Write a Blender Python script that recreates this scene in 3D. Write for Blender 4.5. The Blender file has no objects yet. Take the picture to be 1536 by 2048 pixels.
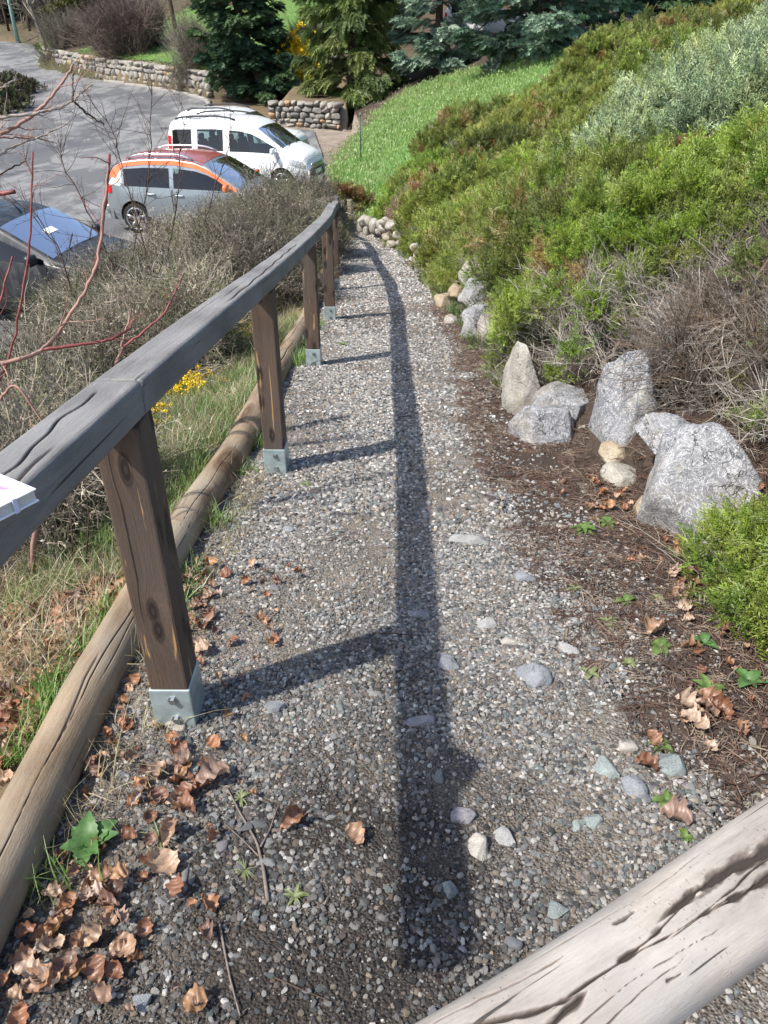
import bpy, bmesh, math, random
import numpy as np
from mathutils import Vector
SC = bpy.context.scene
COL = SC.collection
RNG = np.random.default_rng(7)
random.seed(7)
R = math.radians

# ------------------------------------------------------------------ camera, world, sun, exposure
EYE = 1.6
PITCH = R(32.9)
FPX = 1538.0                      # focal length in pixels of the 1536 x 2048 photograph
cam = bpy.data.cameras.new('camera')
cam.lens = 36.0 * FPX / 2048.0
cam.sensor_width = 36.0
cam.clip_start = 0.05
cam.clip_end = 1000
camo = bpy.data.objects.new('camera', cam)
COL.objects.link(camo)
camo.location = (0, 0, EYE)
camo.rotation_euler = (math.pi / 2 - PITCH, 0, 0)
SC.camera = camo

SUN_AZ = R(211.0)                 # direction towards the sun, measured from +x
SUN_EL = R(52.0)
to_sun = Vector((math.cos(SUN_AZ) * math.cos(SUN_EL), math.sin(SUN_AZ) * math.cos(SUN_EL), math.sin(SUN_EL)))
world = bpy.data.worlds.new('World')
SC.world = world
world.use_nodes = True
wn = world.node_tree
for n in list(wn.nodes):
    wn.nodes.remove(n)
w_out = wn.nodes.new('ShaderNodeOutputWorld')
w_bg = wn.nodes.new('ShaderNodeBackground')
w_sky = wn.nodes.new('ShaderNodeTexSky')
w_sky.sky_type = 'NISHITA'
w_sky.sun_disc = False
w_sky.sun_elevation = SUN_EL
w_sky.sun_rotation = math.pi / 2 - SUN_AZ
w_sky.dust_density = 1.5
w_bg.inputs['Strength'].default_value = 0.15
wn.links.new(w_sky.outputs[0], w_bg.inputs[0])
wn.links.new(w_bg.outputs[0], w_out.inputs[0])
sun = bpy.data.lights.new('sun', 'SUN')
sun.energy = 4.1
sun.angle = R(0.9)
sun.color = (1.0, 0.95, 0.87)
suno = bpy.data.objects.new('sun', sun)
COL.objects.link(suno)
suno.location = (-6, -6, 12)
suno.rotation_euler = (-to_sun).to_track_quat('-Z', 'Y').to_euler()
SC.view_settings.view_transform = 'Standard'
SC.view_settings.look = 'None'
SC.view_settings.gamma = 1
SC.view_settings.exposure = 0.82
SC.view_settings.use_curve_mapping = False
SC.render.engine = 'CYCLES'
SC.cycles.max_bounces = 6
SC.cycles.transparent_max_bounces = 6

# ------------------------------------------------------------------ pixel helpers (photograph pixels -> points of the place)
_cf = np.array([0, math.cos(PITCH), -math.sin(PITCH)])
_cu = np.array([0, math.sin(PITCH), math.cos(PITCH)])
_EYE = np.array([0, 0, EYE])


def ray(px, py):
    return _cf + (px - 768) / FPX * np.array([1., 0, 0]) + (1024 - py) / FPX * _cu


def at_y(px, py, y):
    d = ray(px, py)
    return _EYE + d * (y / d[1])


def depth_of(p):
    return float((np.asarray(p) - _EYE) @ _cf)


# ------------------------------------------------------------------ noise
def _hash(ix, iy, iz):
    h = (ix.astype(np.int64) * 374761393 + iy.astype(np.int64) * 668265263 + iz.astype(np.int64) * 2147483647 + 1013904223)
    h = (h ^ (h >> 13)) * 1274126177
    h = h ^ (h >> 16)
    return (h & 0xFFFFFF).astype(np.float64) / 0xFFFFFF


def vnoise(p, seed=0):
    p = np.asarray(p, float)
    if p.shape[-1] == 2:
        p = np.concatenate([p, np.zeros(p.shape[:-1] + (1,))], -1)
    p = p + seed * 17.13
    i = np.floor(p).astype(np.int64)
    f = p - i
    f = f * f * (3 - 2 * f)
    r = 0
    for dx in (0, 1):
        for dy in (0, 1):
            for dz in (0, 1):
                w = (f[..., 0] if dx else 1 - f[..., 0]) * (f[..., 1] if dy else 1 - f[..., 1]) * (f[..., 2] if dz else 1 - f[..., 2])
                r = r + w * _hash(i[..., 0] + dx, i[..., 1] + dy, i[..., 2] + dz)
    return r * 2 - 1


def fbm(p, octaves=4, seed=0):
    p = np.asarray(p, float)
    a, s, r = 1., 0., 0
    for o in range(octaves):
        r = r + a * vnoise(p, seed + o * 3)
        s += a
        a *= .5
        p = p * 2.03
    return r / s


# ------------------------------------------------------------------ lie of the land
def zp(y):      # height of the path
    return np.interp(y, [-5, .2, 1.46, 5, 9.3, 13, 17.2, 19, 30], [.3, .19, 0, -.53, -1.18, -1.87, -2.6, -2.66, -2.7])


def zl(y):      # height of the car park and road
    return np.interp(y, [-20, 0, 11, 19, 24, 28, 33, 60, 90, 200], [-1.9, -1.9, -2.2, -2.45, -2.6, -2.65, -2.65, -1.75, -.6, 4])


def xr(y):      # foot of the right hand bank (where the rocks stand)
    return np.interp(y, [-3, 0, 1, 2.5, 3.6, 4.6, 7.8, 10, 15.6, 18.2, 24, 31, 36, 45, 80], [1.5, 1.3, 1.3, 1.3, 1.0, .9, .8, .64, .40, .0, -1.2, -1.7, -2.3, -3.0, -3])


def xl(y):      # left log
    return np.interp(y, [-2, .5, 1.5, 2.66, 3.6, 6.8, 9.3, 12, 15, 17, 18.4], [-.78, -.785, -.822, -.79, -.765, -.73, -.78, -.90, -1.08, -1.2, -1.3])


def xf(y):      # handrail
    return np.interp(y, [-2, 1.46, 3.3, 7.2, 9.3, 12, 15, 17], [-.56, -.55, -.525, -.515, -.585, -.72, -.90, -1.02])


WALL_X = [-80, -60, -40, -34, -29, -24.2, -18, -13.8, -9.7, -9.2, -5.6, -5.3, 60]
WALL_Y = [108, 103, 95, 86.5, 77, 64, 56, 52, 47.4, 47.2, 47, 46.8, 46.5]


def smooth(a, b, x):
    t = np.clip((x - a) / (b - a), 0, 1)
    return t * t * (3 - 2 * t)


def terrain(x, y):
    x = np.asarray(x, float)
    y = np.asarray(y, float)
    p, l = zp(y), zl(y)
    near = 1 - smooth(17.4, 19.5, y)
    base = p * near + l * (1 - near)
    d = x - xr(y)
    sl = np.where(y < 18, .42, .38)
    rise = .16 * smooth(0, .3, d) * near + sl * np.maximum(d, 0)
    cap = 3.5 + .03 * np.maximum(d, 0)
    rise = np.where(rise > cap - .8, cap - .8 * np.exp(-(rise - cap + .8) / .8), rise)
    right = base + rise
    dl = np.maximum(xl(y) - .05 - x, 0)
    left = np.maximum(p - .34 * dl - .02 * smooth(0, .2, dl), l - .1)
    left = left * near + (l - .1) * (1 - near)
    z = np.where(x > xl(y) - .05, right, left)
    # terraces behind the stone walls and the hill beyond
    yw = np.interp(x, WALL_X, WALL_Y)
    b = y - yw
    t1 = np.interp(x, [-5.0, -4.6], [0, 1]) * smooth(37.0, 37.5, y) * .95
    z = np.where(y > 30, z + t1 * (x < -1.6), z)
    hill = zl(yw) + np.where(x < -9, 1.1, 1.9) + .15 * np.maximum(b, 0) + .0028 * np.maximum(b, 0) ** 2
    hill = np.where(x < -27, zl(yw) + .1 + .22 * np.maximum(b, 0), hill)
    z = np.where(b > 0.2, np.maximum(z, hill), z)
    # hill closing the view on the far side of the road
    lb = np.maximum(-20 - x - np.maximum(y - 45, 0) * .75, 0)
    z = z + np.where(b < 0, .25 * np.minimum(lb, 60), 0)
    n = fbm(np.stack([x * 1.3, y * 1.3], -1), 3, 5) * .025 * (1 + 2 * smooth(.2, 1.5, d))
    return z + n * (1 - .9 * smooth(-1.5, -3, x) * smooth(10, 12, y) * (b < 0))


def gz(x, y):
    return float(terrain(np.array([x]), np.array([y]))[0])


def on_ground(px, py, fn=None):
    d = ray(px, py)
    t = np.concatenate([np.arange(.4, 12, .01), np.arange(12, 160, .05)])
    P = _EYE[None] + d[None] * t[:, None]
    h = terrain(P[:, 0], P[:, 1])
    k = np.argmax(P[:, 2] < h)
    return P[k].copy()


# ------------------------------------------------------------------ object helpers
def put(o, parent=None):
    COL.objects.link(o)
    if parent is not None:
        o.parent = parent
    return o


def tag(o, label=None, cat=None, group=None, kind=None):
    if label:
        o['label'] = label
    if cat:
        o['category'] = cat
    if group:
        o['group'] = group
    if kind:
        o['kind'] = kind
    return o


def thing(name, label, cat, loc=(0, 0, 0), group=None, rz=0):
    o = bpy.data.objects.new(name, None)
    o.empty_display_size = .1
    put(o)
    o.location = [float(v) for v in loc]
    o.rotation_euler = (0, 0, rz)
    return tag(o, label, cat, group)


def root_loc(o):
    v = Vector((0, 0, 0))
    while o is not None:
        v += o.location
        o = o.parent
    return np.array(v)


def mesh_data(name, V, Fc, mats, smooth_=True, mat_idx=None, attrs=None):
    me = bpy.data.meshes.new(name)
    V = np.asarray(V, np.float64).reshape(-1, 3)
    if isinstance(Fc, np.ndarray):
        n, k = Fc.shape
        me.vertices.add(len(V))
        me.vertices.foreach_set('co', V.astype(np.float32).ravel())
        me.loops.add(n * k)
        me.loops.foreach_set('vertex_index', Fc.astype(np.int32).ravel())
        me.polygons.add(n)
        me.polygons.foreach_set('loop_start', np.arange(0, n * k, k, dtype=np.int32))
    else:
        me.from_pydata(V.tolist(), [], Fc)
    for m in (mats if isinstance(mats, (list, tuple)) else [mats]):
        me.materials.append(m)
    if mat_idx is not None:
        me.polygons.foreach_set('material_index', np.asarray(mat_idx, np.int32))
    me.update(calc_edges=True)
    me.polygons.foreach_set('use_smooth', np.full(len(me.polygons), bool(smooth_)))
    for k, a in (attrs or {}).items():
        a = np.asarray(a, np.float32)
        if a.ndim == 1:
            at = me.attributes.new(k, 'FLOAT', 'POINT')
            at.data.foreach_set('value', a)
        elif a.shape[1] == 3:
            at = me.attributes.new(k, 'FLOAT_VECTOR', 'POINT')
            at.data.foreach_set('vector', a.ravel())
        else:
            at = me.attributes.new(k, 'FLOAT_COLOR', 'POINT')
            at.data.foreach_set('color', a.ravel())
    return me


def obj(name, V, Fc, mats, parent=None, smooth_=True, attrs=None, mat_idx=None, origin=None):
    """one mesh object from world coordinates; its origin goes to its parent's base or to `origin`"""
    V = np.asarray(V, float).reshape(-1, 3)
    off = root_loc(parent) if parent is not None else (np.asarray(origin, float) if origin is not None else np.zeros(3))
    me = mesh_data(name, V - off, Fc, mats, smooth_, mat_idx, attrs)
    o = bpy.data.objects.new(name, me)
    put(o, parent)
    if parent is None and origin is not None:
        o.location = off
    return o


class MB:
    """collects verts / quads+tris"""
    def __init__(s):
        s.V, s.F, s.n, s.A = [], [], 0, {}

    def add(s, V, Fc, **attrs):
        V = np.asarray(V, float).reshape(-1, 3)
        s.V.append(V)
        s.F += [tuple(int(i) + s.n for i in f) for f in Fc]
        for k, a in attrs.items():
            s.A.setdefault(k, []).append(np.asarray(a, float))
        s.n += len(V)
        return s

    def verts(s):
        return np.concatenate(s.V)

    def attrs(s):
        return {k: np.concatenate(v) for k, v in s.A.items()}

    def build(s, name, mats, parent=None, smooth_=True, origin=None):
        return obj(name, s.verts(), s.F, mats, parent, smooth_, s.attrs(), None, origin)


def box(c, size, rot=None, bev=0.0):
    """box with chamfered edges (plain when bev=0); returns V,F"""
    bm = bmesh.new()
    bmesh.ops.create_cube(bm, size=1)
    for v in bm.verts:
        v.co = Vector((v.co.x * size[0], v.co.y * size[1], v.co.z * size[2]))
    if bev > 0:
        bmesh.ops.bevel(bm, geom=list(bm.edges), offset=bev, segments=2, affect='EDGES', profile=.6)
    V = np.array([v.co[:] for v in bm.verts])
    Fc = [tuple(v.index for v in f.verts) for f in bm.faces]
    bm.free()
    if rot is not None:
        V = V @ np.asarray(rot, float).T
    return V + np.asarray(c, float), Fc


def rotz(a):
    c, s = math.cos(a), math.sin(a)
    return np.array([[c, -s, 0], [s, c, 0], [0, 0, 1.]])


def rotx(a):
    c, s = math.cos(a), math.sin(a)
    return np.array([[1., 0, 0], [0, c, -s], [0, s, c]])


def roty(a):
    c, s = math.cos(a), math.sin(a)
    return np.array([[c, 0, s], [0, 1., 0], [-s, 0, c]])


def frames(P):
    P = np.asarray(P, float)
    T = np.gradient(P, axis=0)
    T /= np.linalg.norm(T, axis=1)[:, None] + 1e-12
    up = np.array([0, 0, 1.])
    N = np.cross(T, up)
    bad = np.linalg.norm(N, axis=1) < .2
    N[bad] = np.cross(T[bad], np.array([1., .1, 0]))
    N /= np.linalg.norm(N, axis=1)[:, None]
    for i in range(1, len(N)):
        if N[i] @ N[i - 1] < 0:
            N[i] = -N[i]
    B = np.cross(N, T)
    return T, N, B


def tube(P, r, sides=6, caps=True):
    P = np.asarray(P, float)
    r = np.broadcast_to(np.asarray(r, float), (len(P),))
    T, N, B = frames(P)
    a = np.linspace(0, 2 * np.pi, sides, endpoint=False)
    V = (P[:, None] + r[:, None, None] * (np.cos(a)[None, :, None] * N[:, None] + np.sin(a)[None, :, None] * B[:, None])).reshape(-1, 3)
    Fc = []
    for i in range(len(P) - 1):
        for j in range(sides):
            k = (j + 1) % sides
            Fc.append((i * sides + j, i * sides + k, (i + 1) * sides + k, (i + 1) * sides + j))
    if caps:
        Fc.append(tuple(range(sides))[::-1])
        Fc.append(tuple((len(P) - 1) * sides + j for j in range(sides)))
    return V, Fc


def grid_faces(nu, nv, wrap=False):
    i = np.arange(nu - 1)[:, None]
    j = np.arange(nv if wrap else nv - 1)[None, :]
    k = (j + 1) % nv
    a, b, c, d = i * nv + j, i * nv + k, (i + 1) * nv + k, (i + 1) * nv + j
    return np.stack([np.broadcast_to(q, (nu - 1, j.shape[1])) for q in (a, b, c, d)], -1).reshape(-1, 4)


_ico = {}


def ico(sub):
    if sub not in _ico:
        bm = bmesh.new()
        bmesh.ops.create_icosphere(bm, subdivisions=sub, radius=1)
        _ico[sub] = (np.array([v.co[:] for v in bm.verts]), np.array([[v.index for v in f.verts] for f in bm.faces]))
        bm.free()
    return _ico[sub][0].copy(), _ico[sub][1]


def rock(seed, sub=3, cuts=9, rough=.06, depth=.75, freq=2.0, boxy=None, planes=None):
    """unit rock with flat broken faces"""
    g = np.random.default_rng(seed)
    V, Fc = ico(sub)
    if boxy:
        V = np.sign(V) * np.abs(V) ** boxy
    V = V * g.uniform(.85, 1.15, 3)
    for n, h in (planes or []):
        n = np.array(n, float) / np.linalg.norm(n)
        over = np.maximum(V @ n - h, 0)
        V = V - over[:, None] * n[None] * .96
    for _ in range(cuts):
        n = g.normal(size=3)
        n /= np.linalg.norm(n)
        h = g.uniform(depth - .12, depth + .15)
        over = np.maximum(V @ n - h, 0)
        V = V - over[:, None] * n[None] * .93
    V = V * (1 + rough * fbm(V * freq, 4, seed)[:, None] * 1.6 + rough * .35 * fbm(V * freq * 5, 2, seed + 9)[:, None])
    V -= (V.max(0) + V.min(0)) / 2
    V /= (V.max(0) - V.min(0)) / 2
    return V, Fc


# ------------------------------------------------------------------ shader helpers
class NT:
    def __init__(s, name):
        s.m = bpy.data.materials.new(name)
        s.m.use_nodes = True
        s.t = s.m.node_tree
        for n in list(s.t.nodes):
            s.t.nodes.remove(n)
        s.out = s.t.nodes.new('ShaderNodeOutputMaterial')

    def n(s, typ, ins=None, **props):
        nd = s.t.nodes.new(typ)
        for k, v in props.items():
            setattr(nd, k, v)
        for k, v in (ins or {}).items():
            sk = nd.inputs[k]
            if hasattr(v, 'is_linked') or isinstance(v, bpy.types.NodeSocket):
                s.t.links.new(v, sk)
            else:
                if sk.type == 'RGBA' and len(v) == 3:
                    v = (*v, 1)
                sk.default_value = v
        return nd

    def coord(s, which='Object', scale=(1, 1, 1)):
        c = s.n('ShaderNodeTexCoord').outputs[which]
        return s.map(c, scale)

    def map(s, c, scale=(1, 1, 1), loc=(0, 0, 0)):
        return s.n('ShaderNodeMapping', {'Vector': c, 'Scale': scale, 'Location': loc}).outputs[0]

    def attr(s, name, typ='GEOMETRY', out='Color'):
        return s.n('ShaderNodeAttribute', attribute_name=name, attribute_type=typ).outputs[out]

    def noise(s, v, scale, detail=4, rough=.55, dist=0, out='Fac'):
        return s.n('ShaderNodeTexNoise', {'Vector': v, 'Scale': scale, 'Detail': detail, 'Roughness': rough, 'Distortion': dist}).outputs[out]

    def voro(s, v, scale, feature='F1', out='Distance', rnd=1.):
        return s.n('ShaderNodeTexVoronoi', {'Vector': v, 'Scale': scale, 'Randomness': rnd}, feature=feature).outputs[out]

    def ramp(s, fac, stops, interp='LINEAR'):
        nd = s.n('ShaderNodeValToRGB', {'Fac': fac})
        nd.color_ramp.interpolation = interp
        el = nd.color_ramp.elements
        while len(el) < len(stops):
            el.new(.5)
        for e, (p, c) in zip(el, stops):
            e.position = p
            e.color = (*c, 1) if isinstance(c, tuple) else (c, c, c, 1)
        return nd.outputs[0]

    def mix(s, f, a, b, mode='MIX'):
        nd = s.n('ShaderNodeMix', data_type='RGBA', blend_type=mode)
        for idx, v in ((0, f), (6, a), (7, b)):
            sk = nd.inputs[idx]
            if isinstance(v, bpy.types.NodeSocket):
                s.t.links.new(v, sk)
            else:
                sk.default_value = (*v, 1) if isinstance(v, tuple) else v
        return nd.outputs[2]

    def math(s, op, a, b=0., clamp=False):
        nd = s.n('ShaderNodeMath', operation=op, use_clamp=clamp)
        for i, v in ((0, a), (1, b)):
            if isinstance(v, bpy.types.NodeSocket):
                s.t.links.new(v, nd.inputs[i])
            else:
                nd.inputs[i].default_value = v
        return nd.outputs[0]

    def bump(s, h, strength=.5, dist=.01):
        return s.n('ShaderNodeBump', {'Height': h, 'Strength': strength, 'Distance': dist}).outputs[0]

    def finish(s, color, rough=.8, normal=None, spec=.3, metal=0., **kw):
        ins = {'Base Color': color, 'Roughness': rough, 'Specular IOR Level': spec, 'Metallic': metal}
        if normal is not None:
            ins['Normal'] = normal
        ins.update(kw)
        b = s.n('ShaderNodeBsdfPrincipled', ins)
        s.t.links.new(b.outputs[0], s.out.inputs[0])
        return s.m

    def leaf(s, color, trans=.3, gloss=.12, rough=.5):
        d = s.n('ShaderNodeBsdfDiffuse', {'Color': color})
        t = s.n('ShaderNodeBsdfTranslucent', {'Color': color})
        m = s.n('ShaderNodeMixShader', {0: trans, 1: d.outputs[0], 2: t.outputs[0]})
        g = s.n('ShaderNodeBsdfGlossy', {'Color': (.6, .6, .6), 'Roughness': rough})
        m2 = s.n('ShaderNodeMixShader', {0: gloss, 1: m.outputs[0], 2: g.outputs[0]})
        s.t.links.new(m2.outputs[0], s.out.inputs[0])
        return s.m


def plain(name, col, rough=.5, spec=.4, metal=0., var=.12, scale=8., bump=0.):
    t = NT(name)
    c = t.coord()
    f = t.noise(c, scale, 5)
    colr = t.ramp(f, [(.3, tuple(v * (1 - var) for v in col)), (.7, tuple(min(1, v * (1 + var)) for v in col))])
    nb = t.bump(f, bump, .01) if bump else None
    return t.finish(colr, rough, nb, spec, metal)


# ------------------------------------------------------------------ many small pieces: points + geometry nodes
def scatter_group(name, sources):
    """instances one of `sources` (mesh datablocks) on every point of the object's own mesh"""
    g = bpy.data.node_groups.new(name, 'GeometryNodeTree')
    g.interface.new_socket('Geometry', in_out='INPUT', socket_type='NodeSocketGeometry')
    g.interface.new_socket('Geometry', in_out='OUTPUT', socket_type='NodeSocketGeometry')
    gi = g.nodes.new('NodeGroupInput')
    go = g.nodes.new('NodeGroupOutput')
    L = g.links.new
    join = g.nodes.new('GeometryNodeJoinGeometry')
    for me in sources:
        so = bpy.data.objects.new(name + '_piece', me)
        oi = g.nodes.new('GeometryNodeObjectInfo')
        oi.inputs['Object'].default_value = so
        ti = g.nodes.new('GeometryNodeGeometryToInstance')
        L(oi.outputs['Geometry'], ti.inputs[0])
        L(ti.outputs[0], join.inputs[0])

    def named(nm, dt):
        a = g.nodes.new('GeometryNodeInputNamedAttribute')
        a.data_type = dt
        a.inputs['Name'].default_value = nm
        return a.outputs['Attribute']
    iop = g.nodes.new('GeometryNodeInstanceOnPoints')
    iop.inputs['Pick Instance'].default_value = True
    L(gi.outputs[0], iop.inputs['Points'])
    L(join.outputs[0], iop.inputs['Instance'])
    L(named('idx', 'INT'), iop.inputs['Instance Index'])
    e2r = g.nodes.new('FunctionNodeEulerToRotation')
    L(named('rot', 'FLOAT_VECTOR'), e2r.inputs[0])
    L(e2r.outputs[0], iop.inputs['Rotation'])
    L(named('scl', 'FLOAT_VECTOR'), iop.inputs['Scale'])
    L(iop.outputs[0], go.inputs[0])
    return g, len(sources)


def euler_from_axes(X, up=None, spin=None):
    """rotations taking +X to X and +Z close to `up`, turned about X by `spin`"""
    X = X / (np.linalg.norm(X, axis=1)[:, None] + 1e-9)
    if up is None:
        up = np.broadcast_to(np.array([0, 0, 1.]), X.shape)
    Y = np.cross(up, X)
    bad = np.linalg.norm(Y, axis=1) < 1e-3
    Y[bad] = np.cross(np.array([0.3, 1., 0]), X[bad])
    Y /= np.linalg.norm(Y, axis=1)[:, None] + 1e-9
    Z = np.cross(X, Y)
    if spin is not None:
        c, s = np.cos(spin)[:, None], np.sin(spin)[:, None]
        Y, Z = Y * c + Z * s, Z * c - Y * s
    ry = -np.arcsin(np.clip(X[:, 2], -1, 1))
    rx = np.arctan2(Y[:, 2], Z[:, 2])
    rz = np.arctan2(X[:, 1], X[:, 0])
    return np.stack([rx, ry, rz], 1)


def scatter(name, group, P, rot, scl, tint=None, parent=None, kind=None, idx=None):
    g, k = group
    P = np.asarray(P, float)
    n = len(P)
    off = root_loc(parent) if parent is not None else np.zeros(3)
    me = bpy.data.meshes.new(name)
    me.vertices.add(n)
    me.vertices.foreach_set('co', (P - off).astype(np.float32).ravel())
    scl = np.asarray(scl, float)
    if scl.ndim == 1:
        scl = np.repeat(scl[:, None], 3, 1)
    for nm, a in (('rot', rot), ('scl', scl)):
        at = me.attributes.new(nm, 'FLOAT_VECTOR', 'POINT')
        at.data.foreach_set('vector', np.asarray(a, np.float32).ravel())
    at = me.attributes.new('idx', 'INT', 'POINT')
    at.data.foreach_set('value', (RNG.integers(0, k, n) if idx is None else idx).astype(np.int32))
    if tint is not None:
        t = np.ones((n, 4), np.float32)
        t[:, :3] = tint
        at = me.attributes.new('tint', 'FLOAT_COLOR', 'POINT')
        at.data.foreach_set('color', t.ravel())
    o = bpy.data.objects.new(name, me)
    put(o, parent)
    md = o.modifiers.new('scatter', 'NODES')
    md.node_group = g
    if kind:
        o['kind'] = kind
    return o


def rand_euler(n, tilt=3.2):
    e = RNG.uniform(-tilt, tilt, (n, 3))
    e[:, 2] = RNG.uniform(0, 6.283, n)
    return e

# ------------------------------------------------------------------ materials
def ground_mat():
    t = NT('soil')
    c = t.coord()
    z = t.attr('zone')
    big = t.noise(c, 2.2, 5)
    fine = t.noise(c, 55, 6, .7)
    f2 = t.noise(t.map(c, (1, 1, .3)), 190, 3, .7)
    k = t.math('ADD', t.math('MULTIPLY', fine, .6), t.math('MULTIPLY', f2, .4))
    v = t.ramp(k, [(.3, .35), (.52, 1.), (.72, 1.9)])
    v2 = t.ramp(big, [(.3, .75), (.7, 1.25)])
    col = t.mix(1., t.mix(1., z, v, 'MULTIPLY'), v2, 'MULTIPLY')
    return t.finish(col, .95, t.bump(k, .8, .012), .15)


def path_mat():
    t = NT('gravel_bed')
    c = t.coord()
    w = t.attr('damp', out='Fac')
    cell = t.voro(c, 150, out='Color')
    dist = t.voro(c, 150)
    sep = t.n('ShaderNodeSeparateColor', {0: cell}).outputs[0]
    stone = t.ramp(sep, [(0., (.05, .045, .04)), (.3, (.12, .105, .09)), (.55, (.24, .22, .195)), (.75, (.2, .19, .19)), (.9, (.4, .37, .33)), (1., (.55, .53, .5))], 'CONSTANT')
    soil = t.ramp(t.noise(c, 70, 5, .7), [(.3, (.07, .057, .046)), (.55, (.17, .145, .12)), (.78, (.33, .295, .25))])
    mask = t.ramp(t.math('ADD', dist, t.math('MULTIPLY', t.noise(c, 9, 4), .9)), [(.78, 1.), (.95, 0.)])
    col = t.mix(mask, soil, stone)
    tanp = t.ramp(t.noise(c, 3.1, 5, .65), [(.45, 0.), (.66, .6)])
    col = t.mix(tanp, col, t.ramp(t.noise(c, 150, 3, .8), [(.3, (.16, .13, .095)), (.7, (.36, .305, .235))]))
    dark = t.mix(1., col, (.24, .23, .235), 'MULTIPLY')
    col = t.mix(w, col, dark)
    h = t.math('ADD', t.math('MULTIPLY', dist, -1.), t.noise(c, 160, 3))
    return t.finish(col, .85, t.bump(h, .9, .008), .25)


def asphalt_mat():
    t = NT('asphalt')
    c = t.coord()
    f = t.noise(c, 60, 5, .7)
    base = t.ramp(f, [(.3, (.075, .076, .078)), (.7, (.135, .135, .135))])
    st = t.noise(t.map(c, (1.0, .42, 1)), .62, 6, .62, .9)
    pale = t.ramp(st, [(.47, 0.), (.56, .7), (.62, .6), (.72, .1)])
    col = t.mix(pale, base, (.235, .23, .22))
    st2 = t.noise(t.map(c, (.8, .3, 1), (7, 3, 0)), .5, 5, .6, .6)
    col = t.mix(t.ramp(st2, [(.52, 0.), (.6, .6)]), col, (.07, .07, .075))
    st3 = t.noise(t.map(c, (1.4, .6, 1), (2, 9, 0)), 1.6, 5, .7, .6)
    col = t.mix(t.ramp(st3, [(.6, 0.), (.66, .5)]), col, (.3, .295, .28))
    return t.finish(col, .85, t.bump(f, .3, .01), .3)


def lawn_mat():
    t = NT('lawn')
    c = t.coord()
    f = t.noise(t.map(c, (1, .5, 1)), 25, 5, .7)
    g = t.noise(c, .7, 4)
    col = t.ramp(f, [(.3, (.06, .13, .03)), (.6, (.12, .23, .06)), (.8, (.2, .29, .1))])
    col = t.mix(t.ramp(g, [(.5, 0.), (.75, .6)]), col, (.16, .15, .07))
    return t.finish(col, .9, t.bump(f, .6, .03), .2)


def stone_mat(name, a, b, c3, scale=6., veins=0., lichen=.3, tintable=False, seams=0., crackl=0.):
    t = NT(name)
    c = t.coord()
    if not tintable:
        rnd = t.n('ShaderNodeObjectInfo').outputs['Random']
        c = t.n('ShaderNodeVectorMath', {0: c, 1: t.n('ShaderNodeCombineXYZ', {0: t.math('MULTIPLY', rnd, 37.), 1: t.math('MULTIPLY', rnd, 91.)}).outputs[0]}, operation='ADD').outputs[0]
    f = t.noise(c, scale, 6, .62, .4)
    col = t.ramp(f, [(.28, a), (.5, b), (.72, c3)])
    if not tintable:
        col = t.mix(1., col, t.ramp(rnd, [(0., (.72, .72, .74)), (.5, (1.05, 1.02, .98)), (1., (1.25, 1.2, 1.1))]), 'MULTIPLY') if name == 'wall_stone' else col
    fine = t.noise(c, scale * 14, 4, .7)
    col = t.mix(1., col, t.ramp(fine, [(.3, .72), (.7, 1.2)]), 'MULTIPLY')
    if veins:
        vd = t.noise(c, scale * 1.6, 5, .7, 2.5)
        vm = t.ramp(vd, [(.478, 0.), (.497, veins), (.516, 0.)])
        col = t.mix(vm, col, (.72, .71, .7))
        vd = t.noise(t.map(c, (1, 1, 2.2), (5, 2, 1)), scale * 3.6, 3, .6, 2.)
        col = t.mix(t.ramp(vd, [(.487, 0.), (.5, veins * .6), (.513, 0.)]), col, (.62, .61, .6))
    if lichen:
        lf = t.noise(c, scale * .9, 5, .7)
        col = t.mix(t.ramp(lf, [(.56, 0.), (.68, lichen)]), col, (.36, .31, .2))
    dk = t.noise(t.map(c, (1.3, 1.3, 2.)), scale * 1.1, 5, .65, 1.)
    col = t.mix(t.ramp(dk, [(.62, 0.), (.72, .75)]), col, (.08, .075, .07))
    if seams:
        se = t.n('ShaderNodeTexWave', {'Vector': t.map(c, (1, .6, 2.)), 'Scale': scale * .5, 'Distortion': 9., 'Detail': 4., 'Detail Scale': 1.4}).outputs['Fac']
        col = t.mix(t.ramp(se, [(0., seams), (.05, 0.)]), col, (.09, .085, .08))
    crk = None
    if crackl:
        wv = t.n('ShaderNodeVectorMath', {0: c, 1: t.n('ShaderNodeTexNoise', {'Vector': c, 'Scale': 5., 'Detail': 5.}).outputs['Color']}, operation='ADD').outputs[0]
        crk = t.ramp(t.voro(t.map(wv, (1, 1, .55)), 5.2, 'DISTANCE_TO_EDGE'), [(0., crackl), (.022, 0.)])
        crk = t.math('MULTIPLY', crk, t.ramp(t.noise(c, 4., 3), [(.46, 0.), (.58, 1.)]))
        col = t.mix(crk, col, (.05, .045, .04))
        bl = t.noise(t.map(c, (1, 1, .8), (3, 3, 3)), 2.6, 5, .7)
        col = t.mix(t.ramp(bl, [(.5, 0.), (.66, .55)]), col, (.2, .165, .115))
    if tintable:
        col = t.mix(1., col, t.attr('tint', 'INSTANCER'), 'MULTIPLY')
    h = t.math('ADD', f, t.math('MULTIPLY', fine, .5))
    if crk is not None:
        h = t.math('SUBTRACT', h, t.math('MULTIPLY', crk, .8))
    return t.finish(col, .8, t.bump(h, .75, .02), .3)


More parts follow.
